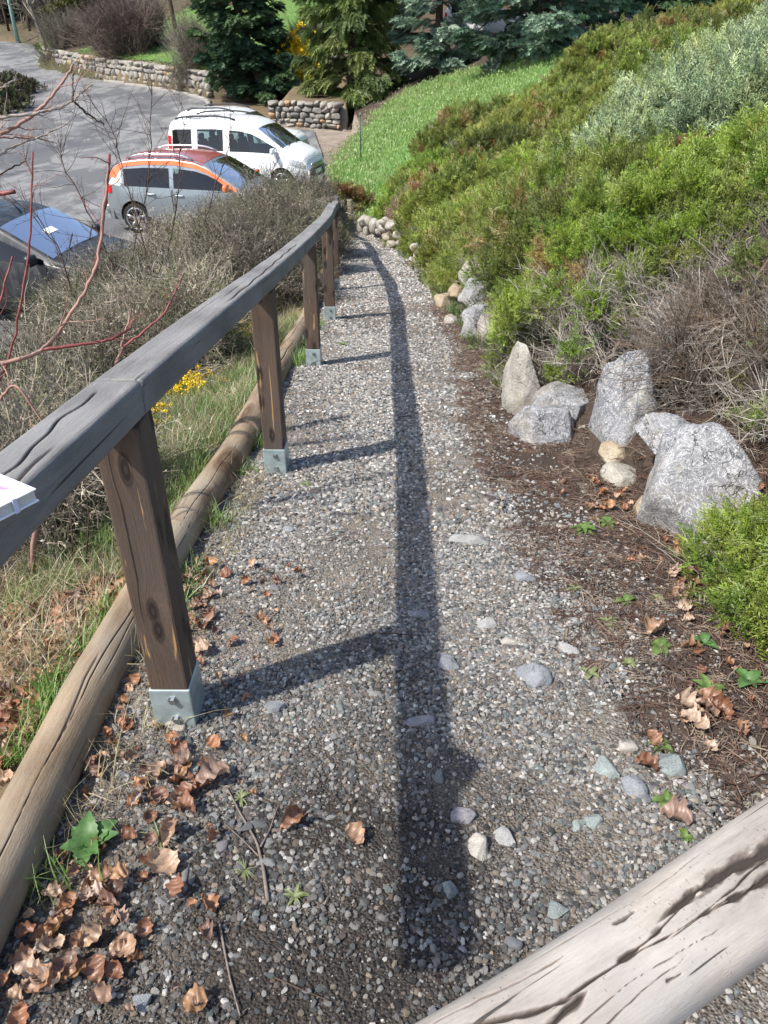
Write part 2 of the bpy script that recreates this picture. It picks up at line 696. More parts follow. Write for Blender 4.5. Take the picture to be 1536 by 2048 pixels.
def tint_mat(name, rough=.6, var=.25, scale=40., leafy=False, trans=.3, gloss=.08, stem=None):
    """colour comes with each instance; shade varies over the piece itself"""
    t = NT(name)
    c = t.attr('tint', 'INSTANCER')
    f = t.noise(t.coord(), scale, 4)
    col = t.mix(1., c, t.ramp(f, [(.3, 1 - var), (.7, 1 + var)]), 'MULTIPLY')
    if stem:
        k = t.attr('tip', 'GEOMETRY', 'Fac')
        col = t.mix(t.ramp(k, [(0., 1.), (.25, 0.)]), col, stem)
        col = t.mix(t.ramp(k, [(.6, 0.), (1., .45)]), col, t.mix(1., col, (1.7, 1.75, 1.55), 'MULTIPLY'))
    if leafy:
        return t.leaf(col, trans, gloss)
    return t.finish(col, rough, t.bump(f, .4, .004), .35)


def wood_mat(name, stops, along, across, rough=.75, knots=None, crackattr=False, streak=None, grey=None, ticks=.35):
    """grain runs along the first component of the `grain` attribute (metres)"""
    t = NT(name)
    g = t.attr('grain', out='Vector')
    rnd = t.n('ShaderNodeObjectInfo').outputs['Random']
    off = t.n('ShaderNodeCombineXYZ', {0: t.math('MULTIPLY', rnd, 13.), 1: t.math('MULTIPLY', rnd, 7.)}).outputs[0]
    g = t.n('ShaderNodeVectorMath', {0: g, 1: off}, operation='ADD').outputs[0]
    kd = None
    gv = g
    if knots:
        sg = t.n('ShaderNodeSeparateXYZ', {0: g})
        kv = t.n('ShaderNodeCombineXYZ', {0: t.math('MULTIPLY', sg.outputs[0], knots[0]), 1: t.math('MULTIPLY', t.math('ADD', sg.outputs[1], sg.outputs[2]), knots[1])}).outputs[0]
        kd = t.n('ShaderNodeTexVoronoi', {'Vector': kv, 'Scale': 1., 'Randomness': .9}, voronoi_dimensions='2D').outputs['Distance']
        # grain bends round the knots
        wob = t.ramp(kd, [(0., 1.), (.45, 0.)])
        gv = t.n('ShaderNodeVectorMath', {0: g, 1: t.n('ShaderNodeCombineXYZ', {1: t.math('MULTIPLY', wob, .03)}).outputs[0]}, operation='ADD').outputs[0]
    f = t.noise(t.map(gv, (along, across, across)), 1., 5, .65, .6)
    f2 = t.noise(t.map(gv, (along * 4.5, across * 5, across * 5)), 1., 5, .75, .2)
    f3 = t.noise(t.map(gv, (60, 240, 240)), 1., 3, .7)
    k = t.math('ADD', t.math('ADD', t.math('MULTIPLY', f, .42), t.math('MULTIPLY', f2, .38)), t.math('MULTIPLY', f3, .2))
    col = t.ramp(k, stops)
    blot = t.noise(t.map(g, (4, 11, 11)), 1., 5)
    tick = t.voro(t.map(g, (150, 60, 60)), 1., rnd=1.)
    tk = t.math('MULTIPLY', t.ramp(tick, [(.1, ticks), (.2, 0.)]), t.ramp(t.noise(t.map(g, (9, 25, 25)), 1., 3), [(.5, 0.), (.6, 1.)]))
    col = t.mix(tk, col, (.06, .05, .04))
    col = t.mix(1., col, t.ramp(blot, [(.3, .72), (.7, 1.22)]), 'MULTIPLY')
    if grey:
        col = t.mix(t.ramp(t.noise(t.map(g, (3, 6, 6), (4, 1, 0)), 1., 4), [(.4, 0.), (.65, .7)]), col, grey)
    if kd is not None:
        ring = t.math('SINE', t.math('MULTIPLY', kd, 60.))
        kc = t.ramp(kd, [(0., 1.), (.14, .9), (.2, 0.)])
        col = t.mix(kc, col, t.mix(t.math('MULTIPLY', ring, .5, True), knots[2], knots[3]))
    if streak:
        sm = t.noise(t.map(g, (2.5, 38, 38), (9, 2, 5)), 1., 3, .6, .5)
        br = t.noise(t.map(g, (7, 20, 20)), 1., 2)
        col = t.mix(t.math('MULTIPLY', t.ramp(sm, [(.62, 0.), (.65, .9)]), t.ramp(br, [(.42, 0.), (.5, 1.)])), col, streak)
    # drying cracks
    ck = t.noise(t.map(gv, (along * .55, across * 1.6, across * 1.6), (3, 8, 2)), 1., 3, .5, .3)
    cm = t.ramp(ck, [(.29, .85), (.315, 0.)])
    col = t.mix(cm, col, (.02, .017, .015))
    if crackattr:
        ca = t.attr('crack', out='Fac')
        col = t.mix(t.ramp(ca, [(.04, 0.), (.3, .75)]), col, (.1, .075, .06))
        col = t.mix(t.ramp(ca, [(.35, 0.), (.75, .9)]), col, (.03, .024, .02))
    h = t.math('SUBTRACT', k, t.math('MULTIPLY', cm, .6))
    return t.finish(col, rough, t.bump(h, .7, .006), .25)


M = {}
M['ground'] = ground_mat()
M['path'] = path_mat()
M['asphalt'] = asphalt_mat()
M['lawn'] = lawn_mat()
M['boulder'] = stone_mat('grey_limestone', (.13, .134, .147), (.185, .19, .203), (.275, .275, .28), 7., .8, .25, seams=.0, crackl=.8)
M['boulder_seamed'] = stone_mat('seamed_limestone', (.14, .143, .152), (.195, .198, .207), (.28, .28, .282), 7.5, .9, .25, seams=.0, crackl=.9)
M['cream_rock'] = stone_mat('cream_rock', (.2, .185, .155), (.33, .31, .265), (.47, .45, .41), 6., .3, .5, crackl=.7)
M['tan_rock'] = stone_mat('tan_rock', (.22, .165, .1), (.32, .26, .175), (.42, .37, .29), 6., 0, .5, crackl=.5)
M['grey_rock'] = stone_mat('grey_rock', (.16, .165, .175), (.25, .255, .26), (.36, .36, .36), 6., .4, .3, crackl=.7)
M['wall_stone'] = stone_mat('wall_stone', (.16, .15, .135), (.26, .245, .22), (.38, .36, .335), 4., .1, .4)
M['wall_rust'] = stone_mat('rusty_wall_stone', (.3, .17, .08), (.4, .25, .13), (.46, .35, .24), 4., 0, .2)
M['mortar'] = plain('mortar', (.09, .083, .075), .95, .1, 0, .3, 10, .5)
M['pebble'] = stone_mat('pebble', (.5, .5, .5), (.8, .8, .8), (1., 1., 1.), 40., .0, 0., True)
M['rail'] = wood_mat('weathered_rail', [(.25, (.085, .08, .076)), (.5, (.18, .173, .166)), (.75, (.29, .28, .27))], 2.0, 55, .7, crackattr=True, grey=(.25, .243, .235))
M['post'] = wood_mat('brown_post', [(.25, (.04, .026, .018)), (.5, (.098, .066, .047)), (.78, (.185, .13, .097))], 1.3, 42, .65, knots=(4.2, 12., (.02, .014, .012), (.07, .055, .05)), streak=(.42, .25, .1), grey=(.085, .07, .062))
M['log'] = wood_mat('edging_log', [(.25, (.12, .082, .05)), (.5, (.23, .165, .105)), (.75, (.36, .28, .19))], 3.0, 45, .75, knots=(1.1, 4.4, (.1, .06, .035), (.2, .14, .08)), crackattr=True, grey=(.3, .26, .2))
M['pale_log'] = wood_mat('pale_log', [(.22, (.2, .172, .145)), (.48, (.35, .312, .272)), (.75, (.45, .415, .37))], 4.2, 60, .88, crackattr=True, grey=(.34, .325, .31), ticks=.8)
M['stake'] = wood_mat('stake_wood', [(.2, (.12, .1, .06)), (.5, (.24, .21, .13)), (.8, (.34, .3, .2))], 2, 40, .8)
M['zinc'] = plain('zinc', (.42, .5, .5), .45, .5, .55, .22, 18, .1)
M['bolt'] = plain('bolt', (.38, .4, .41), .35, .5, .9, .2, 60)

# ------------------------------------------------------------------ ground sheet
gx = np.unique(np.round(np.concatenate([np.arange(-110, -40, 4), np.arange(-40, -8, .6), np.arange(-8, -2.4, .16), np.arange(-2.4, 2.6, .05), np.arange(2.6, 9, .16), np.arange(9, 40, 1.), np.arange(40, 111, 5)]), 3))
gy = np.unique(np.round(np.concatenate([np.arange(-8, 0, .4), np.arange(0, 6.2, .05), np.arange(6.2, 20, .13), np.arange(20, 60, .3), np.arange(60, 100, 1.), np.arange(100, 190, 5)]), 3))


def xg(y):      # edge of the gravel on the right
    return np.interp(y, [-2, 0, 1, 1.6, 2.6, 4.5, 5.9, 7.8, 10, 15.6, 18.2, 19], [.95, .95, .85, .72, .58, .58, .68, .62, .48, .26, -.2, -.3])


GX, GY = np.meshgrid(gx, gy)
GZ = terrain(GX, GY)
on_path = (GX > xl(GY) + .04) & (GX < xg(GY) - .06) & (GY < 18.9) & (GY > -1.5)
GZ2 = np.where(on_path, GZ - .05, GZ)
ROAD = np.array([(-1.9, 19), (-1.9, 26), (-2.3, 31), (-3.0, 36.4), (-5.0, 37.0), (-5.6, 38.5), (-8.5, 42.5), (-9.3, 46.6), (-9.9, 47.2), (-13.8, 51.8), (-18, 55.8), (-24.2, 63.7), (-29, 76.5), (-33.5, 85.5), (-40, 91), (-60, 97), (-80, 100),
                 (-80, 90), (-60, 90), (-42, 86), (-36, 79), (-29, 64), (-23, 51), (-19.5, 43), (-18.5, 38), (-19, 30), (-21, 20), (-21, -6), (-2.2, -6)])


def inside(poly, x, y):
    r = np.zeros(x.shape, bool)
    n = len(poly)
    for i in range(n):
        x1, y1 = poly[i]
        x2, y2 = poly[(i + 1) % n]
        if y1 == y2:
            continue
        c = ((y1 > y) != (y2 > y)) & (x < (x2 - x1) * (y - y1) / (y2 - y1) + x1)
        r ^= c
    return r


# colour of the bare ground by zone: needle-strewn soil, dry bank, hillside, pinkish gravel bank
zone = np.zeros(GX.shape + (3,))
zone[:] = (.06, .044, .034)
bank = GX < xl(GY) + .05
zone[bank] = (.15, .115, .07)
pink = (GX > -6) & (GX < xr(GY) + 1.2) & (GY > 25) & (GY < 37.5)
zone[pink] = (.23, .19, .155)
far = GY > np.interp(GX, WALL_X, WALL_Y)
zone[far] = (.085, .07, .045)
zone[(GX < -18) & (GY < 90) & ~far] = (.07, .07, .035)
zn = fbm(np.stack([GX * .25, GY * .25], -1), 3, 3)
zone *= (1 + .3 * zn)[..., None]
obj('ground', np.stack([GX, GY, GZ2], -1), grid_faces(len(gy), len(gx)), M['ground'], attrs={'zone': np.concatenate([zone, np.ones(zone.shape[:2] + (1,))], -1).reshape(-1, 4)})['kind'] = 'structure'

# ------------------------------------------------------------------ gravel path
py_ = np.unique(np.round(np.concatenate([np.arange(-1.2, 6, .03), np.arange(6, 18.9, .08)]), 3))
pu = np.linspace(0, 1, 60)
PX = (xl(py_) + .0)[:, None] * (1 - pu) + (xg(py_) + .05 * fbm(np.stack([py_ * 2.2, py_ * 0], -1), 3, 11))[:, None] * pu
PY = np.repeat(py_[:, None], 60, 1)
PZ = terrain(PX, PY) + .006 * fbm(np.stack([PX * 9, PY * 9], -1), 3, 2) - .035 * (smooth(.93, 1, pu) + 0 * smooth(.05, 0, pu))[None]


def damp(x, y):  # where the gravel is darker, wet and mixed with black soil
    a = np.exp(-(((y - .85) / .5) ** 2 + ((x - .0 + .1) / .5) ** 2)) * 1.15
    a = np.maximum(a, .85 * np.exp(-(((y - 1.5) / .45) ** 2 + ((x - .02) / .15) ** 2)))
    a = np.maximum(a, .6 * np.exp(-(((y - .7) / .3) ** 2 + ((x + .3) / .6) ** 2)))
    return np.clip(a * (1 + .8 * fbm(np.stack([x * 5, y * 5], -1), 3, 21)), 0, 1)


path = obj('gravel_path', np.stack([PX, PY, PZ], -1), grid_faces(len(py_), 60), M['path'], attrs={'damp': damp(PX, PY).ravel()})
path['kind'] = 'structure'

# ------------------------------------------------------------------ road and car park
rx = np.arange(-80, -1.5, .7)
ry = np.arange(-6, 101, .7)
bm = bmesh.new()
f = bm.faces.new([bm.verts.new((x, y, 0)) for x, y in ROAD])
for ax, vals in (((1, 0, 0), np.arange(-78, -2, 2.)), ((0, 1, 0), np.arange(-4, 100, 2.))):
    for v in vals:
        bmesh.ops.bisect_plane(bm, geom=bm.verts[:] + bm.edges[:] + bm.faces[:], plane_co=Vector(ax) * v, plane_no=ax)
V = np.array([v.co[:] for v in bm.verts])
bm.verts.index_update()
Fc = [tuple(v.index for v in f.verts) for f in bm.faces]
bm.free()
V[:, 2] = zl(V[:, 1])
obj('road', V, Fc, M['asphalt'])['kind'] = 'structure'

# ------------------------------------------------------------------ lawn sheets
def lawn_ok(x, y):
    top = np.interp(x, [-2, 1.4, 3.9, 7.5, 14], [33.5, 38, 36, 32.5, 28])
    return (x > xr(y) - .25) & (y > 18.6) & (y < top) & (x > -1.7 + np.maximum(y - 31, 0) * .32) & (x < 14)


def drape(name, x0, x1, y0, y1, step, ok, mat, lift):
    xs, ys = np.arange(x0, x1, step), np.arange(y0, y1, step)
    X, Y = np.meshgrid(xs, ys)
    m = ok(X, Y)
    Fg = grid_faces(len(ys), len(xs))
    keep = m.ravel()[Fg].all(1)
    Fg = Fg[keep]
    used = np.unique(Fg)
    re = -np.ones(X.size, int)
    re[used] = np.arange(len(used))
    P = np.stack([X.ravel(), Y.ravel(), terrain(X, Y).ravel() + lift], -1)[used]
    o = obj(name, P, re[Fg], mat)
    o['kind'] = 'structure'
    return o


drape('lawn', -2.2, 14, 18.5, 39, .2, lawn_ok, M['lawn'], .05)


def terrace_ok(x, y):
    yw = np.interp(x, WALL_X, WALL_Y)
    return (y > yw + .8) & (y < yw + 16 - np.maximum(-14 - x, 0) * 2.2) & (x > -21) & (x < -1)


drape('terrace_lawn', -21, 0, 46, 74, .4, terrace_ok, M['lawn'], .06)

# ------------------------------------------------------------------ dry stone walls: every face stone is an object
STONES = []
for k in range(12):
    V, Fc = rock(400 + k, 3, 12, .04, .8, boxy=.5)
    STONES.append(mesh_data('wall_stone', V, Fc, M['wall_stone']))
STONES_R = [mesh_data('wall_stone', *rock(430 + k, 3, 12, .04, .8, boxy=.5), M['wall_rust']) for k in range(3)]


def stone_wall(label, pts, h, sw, sh, depth=.45, seed=0, rust=.025, limit=290, group=None, top=None):
    g = np.random.default_rng(seed)
    pts = np.array(pts, float)
    t = thing('stone_wall', label, 'wall', (*pts[0], zl(pts[0][1])), group)
    t['kind'] = 'thing'
    L = np.r_[0, np.cumsum(np.linalg.norm(np.diff(pts, axis=0), axis=1))]
    tot = L[-1]

    def at(s):
        p = np.array([np.interp(s, L, pts[:, 0]), np.interp(s, L, pts[:, 1])])
        q = np.array([np.interp(s + .2, L, pts[:, 0]), np.interp(s + .2, L, pts[:, 1])]) if s < tot - .3 else p
        if s >= tot - .3:
            p0 = np.array([np.interp(s - .3, L, pts[:, 0]), np.interp(s - .3, L, pts[:, 1])])
            d = p - p0
        else:
            d = q - p
        return p, d / np.linalg.norm(d)
    base = (lambda p: zl(p[1])) if top is None else top
    mb = MB()
    ss = np.linspace(0, tot, max(3, int(tot / .8)))
    ring = []
    for s in ss:
        p, d = at(s)
        nrm = np.array([-d[1], d[0]])
        if nrm[1] < 0:
            nrm = -nrm
        z0 = base(p)
        a, b = p + nrm * .12, p + nrm * (.12 + depth)
        ring += [(*a, z0 - .2), (*a, z0 + h - .06), (*b, z0 + h - .06), (*b, z0 - .2)]
    n = len(ss)
    Fc = []
    for i in range(n - 1):
        for j in range(3):
            Fc.append((i * 4 + j, (i + 1) * 4 + j, (i + 1) * 4 + j + 1, i * 4 + j + 1))
    Fc += [(0, 1, 2, 3), tuple((n - 1) * 4 + q for q in (3, 2, 1, 0))]
    mb.add(ring, Fc)
    mb.build('core', M['mortar'], t)
    z = 0.
    cnt = 0
    rowh = []
    while z < h - .02:
        hh = sh * g.uniform(.75, 1.3)
        if h - z < hh * 1.5:
            hh = h - z
        rowh.append((z, hh))
        z += hh
    for z0, hh in rowh:
        s = g.uniform(0, .3) * sw
        while s < tot:
            w = sw * g.uniform(.6, 1.5)
            if cnt < limit:
                p, d = at(min(s + w / 2, tot))
                nrm = np.array([-d[1], d[0]])
                if nrm[1] < 0:
                    nrm = -nrm
                topst = z0 + hh > h - .02
                dp = depth + .15 if topst else .3
                c = p + nrm * (dp / 2 - .03 + g.uniform(-.03, .03))
                me = STONES_R[g.integers(3)] if g.random() < rust else STONES[g.integers(12)]
                o = bpy.data.objects.new('stone', me)
                put(o, t)
                o.location = Vector((c[0], c[1], base(p) + z0 + hh / 2 + g.uniform(-.03, .03))) - t.location
                o.scale = (w * .53, dp * .55, hh * g.uniform(.5, .6))
                o.rotation_euler = (g.uniform(-.12, .12), g.uniform(-.16, .16), math.atan2(d[1], d[0]))
                cnt += 1
            s += w
    return t


stone_wall('long grey dry stone retaining wall curving along the outer side of the road', [(-25.2, 66), (-24.2, 64), (-18, 56), (-13.8, 52), (-9.6, 47.3)], 1.2, .5, .3, seed=1, limit=300)
stone_wall('low stone wall under the leaning dark fir, behind its trunk', [(-8.6, 47.2), (-5.5, 47.1), (-2.6, 46.9)], 2.0, .42, .3, seed=2, rust=.05)
stone_wall('short stone wall with rusty stones just behind the farthest white car', [(-5.0, 37.15), (-3.6, 37.1), (-2.0, 36.8)], 1.0, .3, .2, seed=3, rust=.10)
stone_wall('pale stone terrace wall high up behind the brown bush', [(-21.5, 82), (-18.5, 81), (-15.5, 80.5)], 1.0, .55, .33, seed=4, top=lambda p: gz(p[0], p[1] - .3) + .0)
stone_wall('small pale stone wall among the conifers above the yellow bush', [(-10, 80), (-6.5, 79)], 1.0, .55, .33, seed=6, top=lambda p: gz(p[0], p[1] - .3) + .0)

# kerb along the foot of the wall
kp = [(-17.5, 55.1), (-13.6, 51.2), (-11.2, 48.6), (-9.6, 46.4), (-8.9, 44.2), (-8.7, 42.2), (-8.2, 40.6)]
ks = np.linspace(0, 1, 40)
kk = np.linspace(0, 1, len(kp))
KP = np.stack([np.interp(ks, kk, [p[0] for p in kp]), np.interp(ks, kk, [p[1] for p in kp])], -1)
T, N, B = frames(np.c_[KP, np.zeros(40)])
mb = MB()
for i in range(13):
    a, b = KP[i * 3], KP[i * 3 + 3]
    m = (a + b) / 2
    d = b - a
    V, Fc = box((m[0], m[1], zl(m[1]) + .05), (np.linalg.norm(d) - .02, .16, .16), rotz(math.atan2(d[1], d[0])), .02)
    mb.add(V, Fc)
tag(mb.build('kerb', plain('kerb_concrete', (.3, .28, .25), .9, .2, 0, .25, 20, .3)), None, None, kind='structure')

# ------------------------------------------------------------------ wooden handrail
def rail_z(y):
    return zp(y) + .92 + .012 * np.sin(y * .9)


fence = thing('handrail', 'weathered wooden handrail on square brown posts along the edge of the gravel path', 'handrail', (-.55, 1.46, 0))


def beam(P, w, h, parent, name, mat, cham=.012, crack=None, n=24):
    """rounded rectangular beam along P (centre line), grain along it"""
    P = np.asarray(P, float)
    T = np.gradient(P, axis=0)
    T /= np.linalg.norm(T, axis=1)[:, None]
    N = np.cross(T, [0, 0, 1.])
    N /= np.linalg.norm(N, axis=1)[:, None]
    B = np.cross(N, T)
    # outline of the section
    sec = []
    for cx, cz, a0 in ((w / 2 - cham, h / 2 - cham, 0), (-w / 2 + cham, h / 2 - cham, 90), (-w / 2 + cham, -h / 2 + cham, 180), (w / 2 - cham, -h / 2 + cham, 270)):
        for a in (0, 30, 60, 90):
            sec.append((cx + cham * math.cos(R(a0 + a)), cz + cham * math.sin(R(a0 + a))))
    # subdivide the long edges
    out = []
    for i, p in enumerate(sec):
        q = sec[(i + 1) % len(sec)]
        out.append(p)
        if math.dist(p, q) > .03:
            m = 44 if abs(p[1] - q[1]) < .01 and p[1] > 0 else 6
            for k in range(1, m):
                out.append((p[0] + (q[0] - p[0]) * k / m, p[1] + (q[1] - p[1]) * k / m))
    S = np.array(out)
    s = np.r_[0, np.cumsum(np.linalg.norm(np.diff(P, axis=0), axis=1))]
    k = len(S)
    dep = np.zeros((len(P), k))
    if crack is not None:
        dep = crack(s[:, None], np.repeat(S[None, :, 0], len(P), 0), np.repeat(S[None, :, 1], len(P), 0))
    wob = .0018 * fbm(np.stack([np.repeat(s[:, None] * 3, k, 1), np.repeat(S[None, :, 0] * 30, len(P), 0), np.repeat(S[None, :, 1] * 30, len(P), 0)], -1), 3, 4)
    rad = 1 + wob / .05
    V = P[:, None] + N[:, None] * (S[None, :, 0] * rad)[..., None] + B[:, None] * (S[None, :, 1] * rad - dep * .007)[..., None]
    grain = np.stack([np.repeat(s[:, None], k, 1), np.repeat(S[None, :, 0], len(P), 0), np.repeat(S[None, :, 1], len(P), 0)], -1)
    Fq = [tuple(f) for f in grid_faces(len(P), k, True).tolist()]
    Fq += [tuple(range(k))[::-1], tuple((len(P) - 1) * k + j for j in range(k))]
    o = obj(name, V.reshape(-1, 3), Fq, mat, parent, True, {'grain': grain.reshape(-1, 3), 'crack': dep.ravel()})
    return o


def rail_line(y0, y1, step=.02):
    y = np.arange(y0, y1, step)
    return np.stack([xf(y), y, rail_z(y)], -1)


def crack_near(s, u, v):
    s = s + .91
    line = .012 - .028 * np.clip((s - 1.1) / .9, 0, 1) + .006 * np.sin(s * 17) + .003 * np.sin(s * 41 + 1)
    d = np.abs(u - line)
    a = np.exp(-(d / .0022) ** 2) * (v > 0) * smooth(.9, 1.2, s) * (1 - smooth(1.92, 1.96, s))
    d2 = np.abs(u - (.032 + .004 * np.sin(s * 23)))
    return np.maximum(a, .7 * np.exp(-(d2 / .003) ** 2) * (v > 0) * smooth(1.45, 1.5, s) * (1 - smooth(1.58, 1.65, s)))


def crack_mid(s, u, v):
    line = .02 + .008 * np.sin(s * 1.7) + .003 * np.sin(s * 19)
    return .8 * np.exp(-(np.abs(u - line) / .003) ** 2) * (v > 0) * smooth(.9, 1.2, s) * (1 - smooth(3.0, 3.3, s))


SEAM = 1.47
beam(rail_line(.36, SEAM - .002, .006), .102, .078, fence, 'rail', M['rail'], .011, crack_near)
beam(rail_line(SEAM + .002, 7.25, .012), .102, .078, fence, 'rail', M['rail'], .011, crack_mid)
beam(rail_line(7.254, 17.02, .06), .102, .078, fence, 'rail', M['rail'], .011)
e0 = np.array([xf(17.0) + .05, 17.07, rail_z(17.0)])
e1 = np.array([-1.45, 17.75, rail_z(17.0) + .02])
beam(e0 + (e1 - e0) * np.linspace(0, 1, 12)[:, None], .102, .078, fence, 'rail', M['rail'], .011)


def section_post(base, top, w, d, rz, parent, name, mat, bev=.006):
    h = top - base[2]
    V, Fc = box((0, 0, h / 2), (w, d, h), None, bev)
    # add rings so that the grain attribute interpolates well
    g = np.stack([V[:, 2], V[:, 0], V[:, 1]], -1)
    V = V @ rotz(rz).T + np.asarray(base)
    return obj(name, V, Fc, mat, parent, False, {'grain': g})


POST_Y = [1.46, 3.3, 5.42, 7.22, 9.2, 11.2, 13.1, 15.0, 16.9]
for i, y in enumerate(POST_Y + [17.6]):
    x = float(xf(y)) if i < len(POST_Y) else -1.36
    x += .0
    z = gz(x, y)
    rz = math.atan2(-(float(xf(y + .3)) - float(xf(y - .3))), .6) + (.03 * math.sin(i * 5.1))
    top = float(rail_z(min(y, 17.0))) - .04
    post = section_post((x, y, z + .135), top, .098, .108, rz, fence, 'post', M['post'])
    # galvanised shoe: a U of sheet on a ground sleeve, with two bolts on the face
    mb = MB()
    hh = .158
    V, Fc = box((0, 0, hh / 2 - .02), (.106, .116, hh), None, .004)
    mb.add(V @ rotz(rz).T + np.array([x, y, z]), Fc)
    br = mb.build('metal_shoe', M['zinc'], post, False)
    for bz in (.105, .035):
        mb = MB()
        a = np.linspace(0, 2 * np.pi, 7)[:-1]
        ring = [np.stack([.0085 * np.cos(a), np.full(6, -yy), .0085 * np.sin(a)], -1) for yy in (.055, .068)]
        w_ = [np.stack([.014 * np.cos(a), np.full(6, -yy), .014 * np.sin(a)], -1) for yy in (.055, .0605)]
        for rg in (ring, w_):
            Vb = np.concatenate(rg)
            Fb = [(j, (j + 1) % 6, 6 + (j + 1) % 6, 6 + j) for j in range(6)] + [tuple(range(6, 12))]
            mb.add(Vb @ rotz(rz).T + np.array([x, y, z + bz]) + (rotz(rz) @ np.array([.006, 0, 0])), Fb)
        mb.build('bolt', M['bolt'], post, False)

# ------------------------------------------------------------------ log edging on the left
def log_obj(name, P, r, mat, label, cat, cracks=(), sides=110, bumpy=.05, group=None, knots=(), arc=(-20, 140), square=0, groove=.12, ragged=0.):
    P = np.asarray(P, float)
    n = len(P)
    T, N, B = frames(P)
    s = np.r_[0, np.cumsum(np.linalg.norm(np.diff(P, axis=0), axis=1))]
    th = np.radians(np.concatenate([np.linspace(arc[0], arc[1], sides, endpoint=False), np.linspace(arc[1], arc[0] + 360, 26, endpoint=False)]))
    sides = len(th)
    r = np.broadcast_to(np.asarray(r, float), (n,))
    SS, TT = np.meshgrid(s, th, indexing='ij')
    rad = 1 + bumpy * fbm(np.stack([SS * 1.2, np.cos(TT) * 1.1, np.sin(TT) * 1.1], -1), 3, int(P[0, 1] * 10) % 50)
    crack = np.zeros_like(rad)
    for (s0, s1, t0, t1, wd, dp) in cracks:
        f = np.clip((SS - s0) / (s1 - s0), 0, 1)
        line = R(t0) + (R(t1) - R(t0)) * f + .05 * np.sin(SS * 13 + s0 * 9) + .07 * ragged * fbm(np.stack([SS * 9, SS * 0 + s0 * 7], -1), 4, 18)
        d = np.abs((TT - line + np.pi) % (2 * np.pi) - np.pi) * r[:, None]
        env = smooth(0, .12, f) * (1 - smooth(.85, 1, f)) * ((SS > s0) & (SS < s1))
        ww = wd * np.clip(.5 + .5 * fbm(np.stack([SS * 6, SS * 0 + s0], -1), 2, 8) + ragged * .75 * fbm(np.stack([SS * 28, TT * 9 + s0], -1), 3, 9), .12, 1.4) * env + 1e-6
        a = np.exp(-(d / ww) ** 2) * env
        crack = np.maximum(crack, a * np.clip(dp, 0, 1))
    for (sk, tk, rk, hk) in knots:
        d = np.hypot(SS - sk, ((TT - R(tk) + np.pi) % (2 * np.pi) - np.pi) * r[:, None])
        rad = rad + hk * np.exp(-(d / rk) ** 2)
    if square:
        rad = rad / (np.abs(np.cos(TT)) ** square + np.abs(np.sin(TT)) ** square) ** (1 / square)
    rr = r[:, None] * rad - crack * r[:, None] * groove
    V = P[:, None] + rr[..., None] * (np.cos(TT)[..., None] * N[:, None] + np.sin(TT)[..., None] * B[:, None])
    grain = np.stack([SS, np.cos(TT) * r[:, None], np.sin(TT) * r[:, None]], -1)
    Fq = [tuple(f) for f in grid_faces(n, sides, True).tolist()]
    Fq += [tuple(range(sides))[::-1], tuple((n - 1) * sides + j for j in range(sides))]
    o = obj(name, V.reshape(-1, 3), Fq, mat, None, True, {'grain': grain.reshape(-1, 3), 'crack': crack.ravel()}, None, P[0])
    return tag(o, label, cat, group)


def log_line(y0, y1, step, lift=.035):
    y = np.arange(y0, y1, step)
    return np.stack([xl(y) + .01 * np.sin(y * 2), y, zp(y) + lift + .006 * np.sin(y * 3.1)], -1)


lg = 'round timber logs edging the left side of the path'
P = log_line(.2, 3.72, .007)
log_obj('edging_log', P, np.linspace(.070, .072, len(P)), M['log'], 'nearest round timber edging log, split along its top, running down behind the first post', 'log',
        [(.2, 1.9, 78, 66, .0018, .8), (1.0, 1.45, 74, 80, .005, .45), (2.2, 3.3, 70, 64, .0016, .7), (1.3, 2.0, 52, 46, .0014, .6)], group=lg, knots=((1.75, 75, .02, .05), (2.7, 50, .02, .05)))
P = log_line(3.735, 7.6, .015)
log_obj('edging_log', P, np.linspace(.079, .072, len(P)), M['log'], 'second round timber edging log, butted against the far end of the nearest one', 'log', [(.4, 2.3, 75, 60, .004, .9), (1.3, 3.2, 100, 85, .003, .8)], group=lg)
P = log_line(7.62, 12.2, .05)
log_obj('edging_log', P, .073, M['log'], 'far round timber edging log half hidden behind the handrail posts', 'log', [(.4, 3.3, 80, 70, .004, .9)], group=lg)

# ------------------------------------------------------------------ pale split log lying across the near end of the path
bs = np.linspace(-1.0, 1.25, 640)
bp0 = np.array([.64, .84])          # middle of the log
bd = np.array([.895, .47])
bd /= np.linalg.norm(bd)
BP = np.stack([bp0[0] + bd[0] * bs, bp0[1] + bd[1] * bs + .02 * np.sin(bs * 2.4), .07 + 0 * bs], -1)
pale = log_obj('pale_log', BP, .115 + .003 * np.sin(bs * 5), M['pale_log'],
               'thick pale barkless log with dark rotten cracks lying across the near corner of the path', 'log',
               [(.40, .66, 118, 88, .005, .9), (.48, .68, 79, 87, .007, .95), (.56, 1.5, 90, 84, .0032, .9), (.74, .94, 92, 99, .009, .95), (.84, 1.6, 101, 97, .020, 1), (.86, 1.08, 84, 78, .006, .9), (.94, 1.6, 80, 77, .013, 1),
                (.1, .5, 70, 82, .004, .8), (.3, .7, 126, 122, .0015, .6), (.6, 1.1, 128, 126, .0015, .6), (.3, .9, 60, 64, .0015, .6), (.79, .85, 121, 121, .008, .7), (.8, .84, 62, 62, .006, .7), (.5, 1.0, 70, 72, .0012, .6)],
               arc=(15, 160), sides=230, square=3.6, groove=.085, ragged=1., bumpy=.02, knots=((.84, 62, .03, .02), (1.6, 60, .04, .04)))

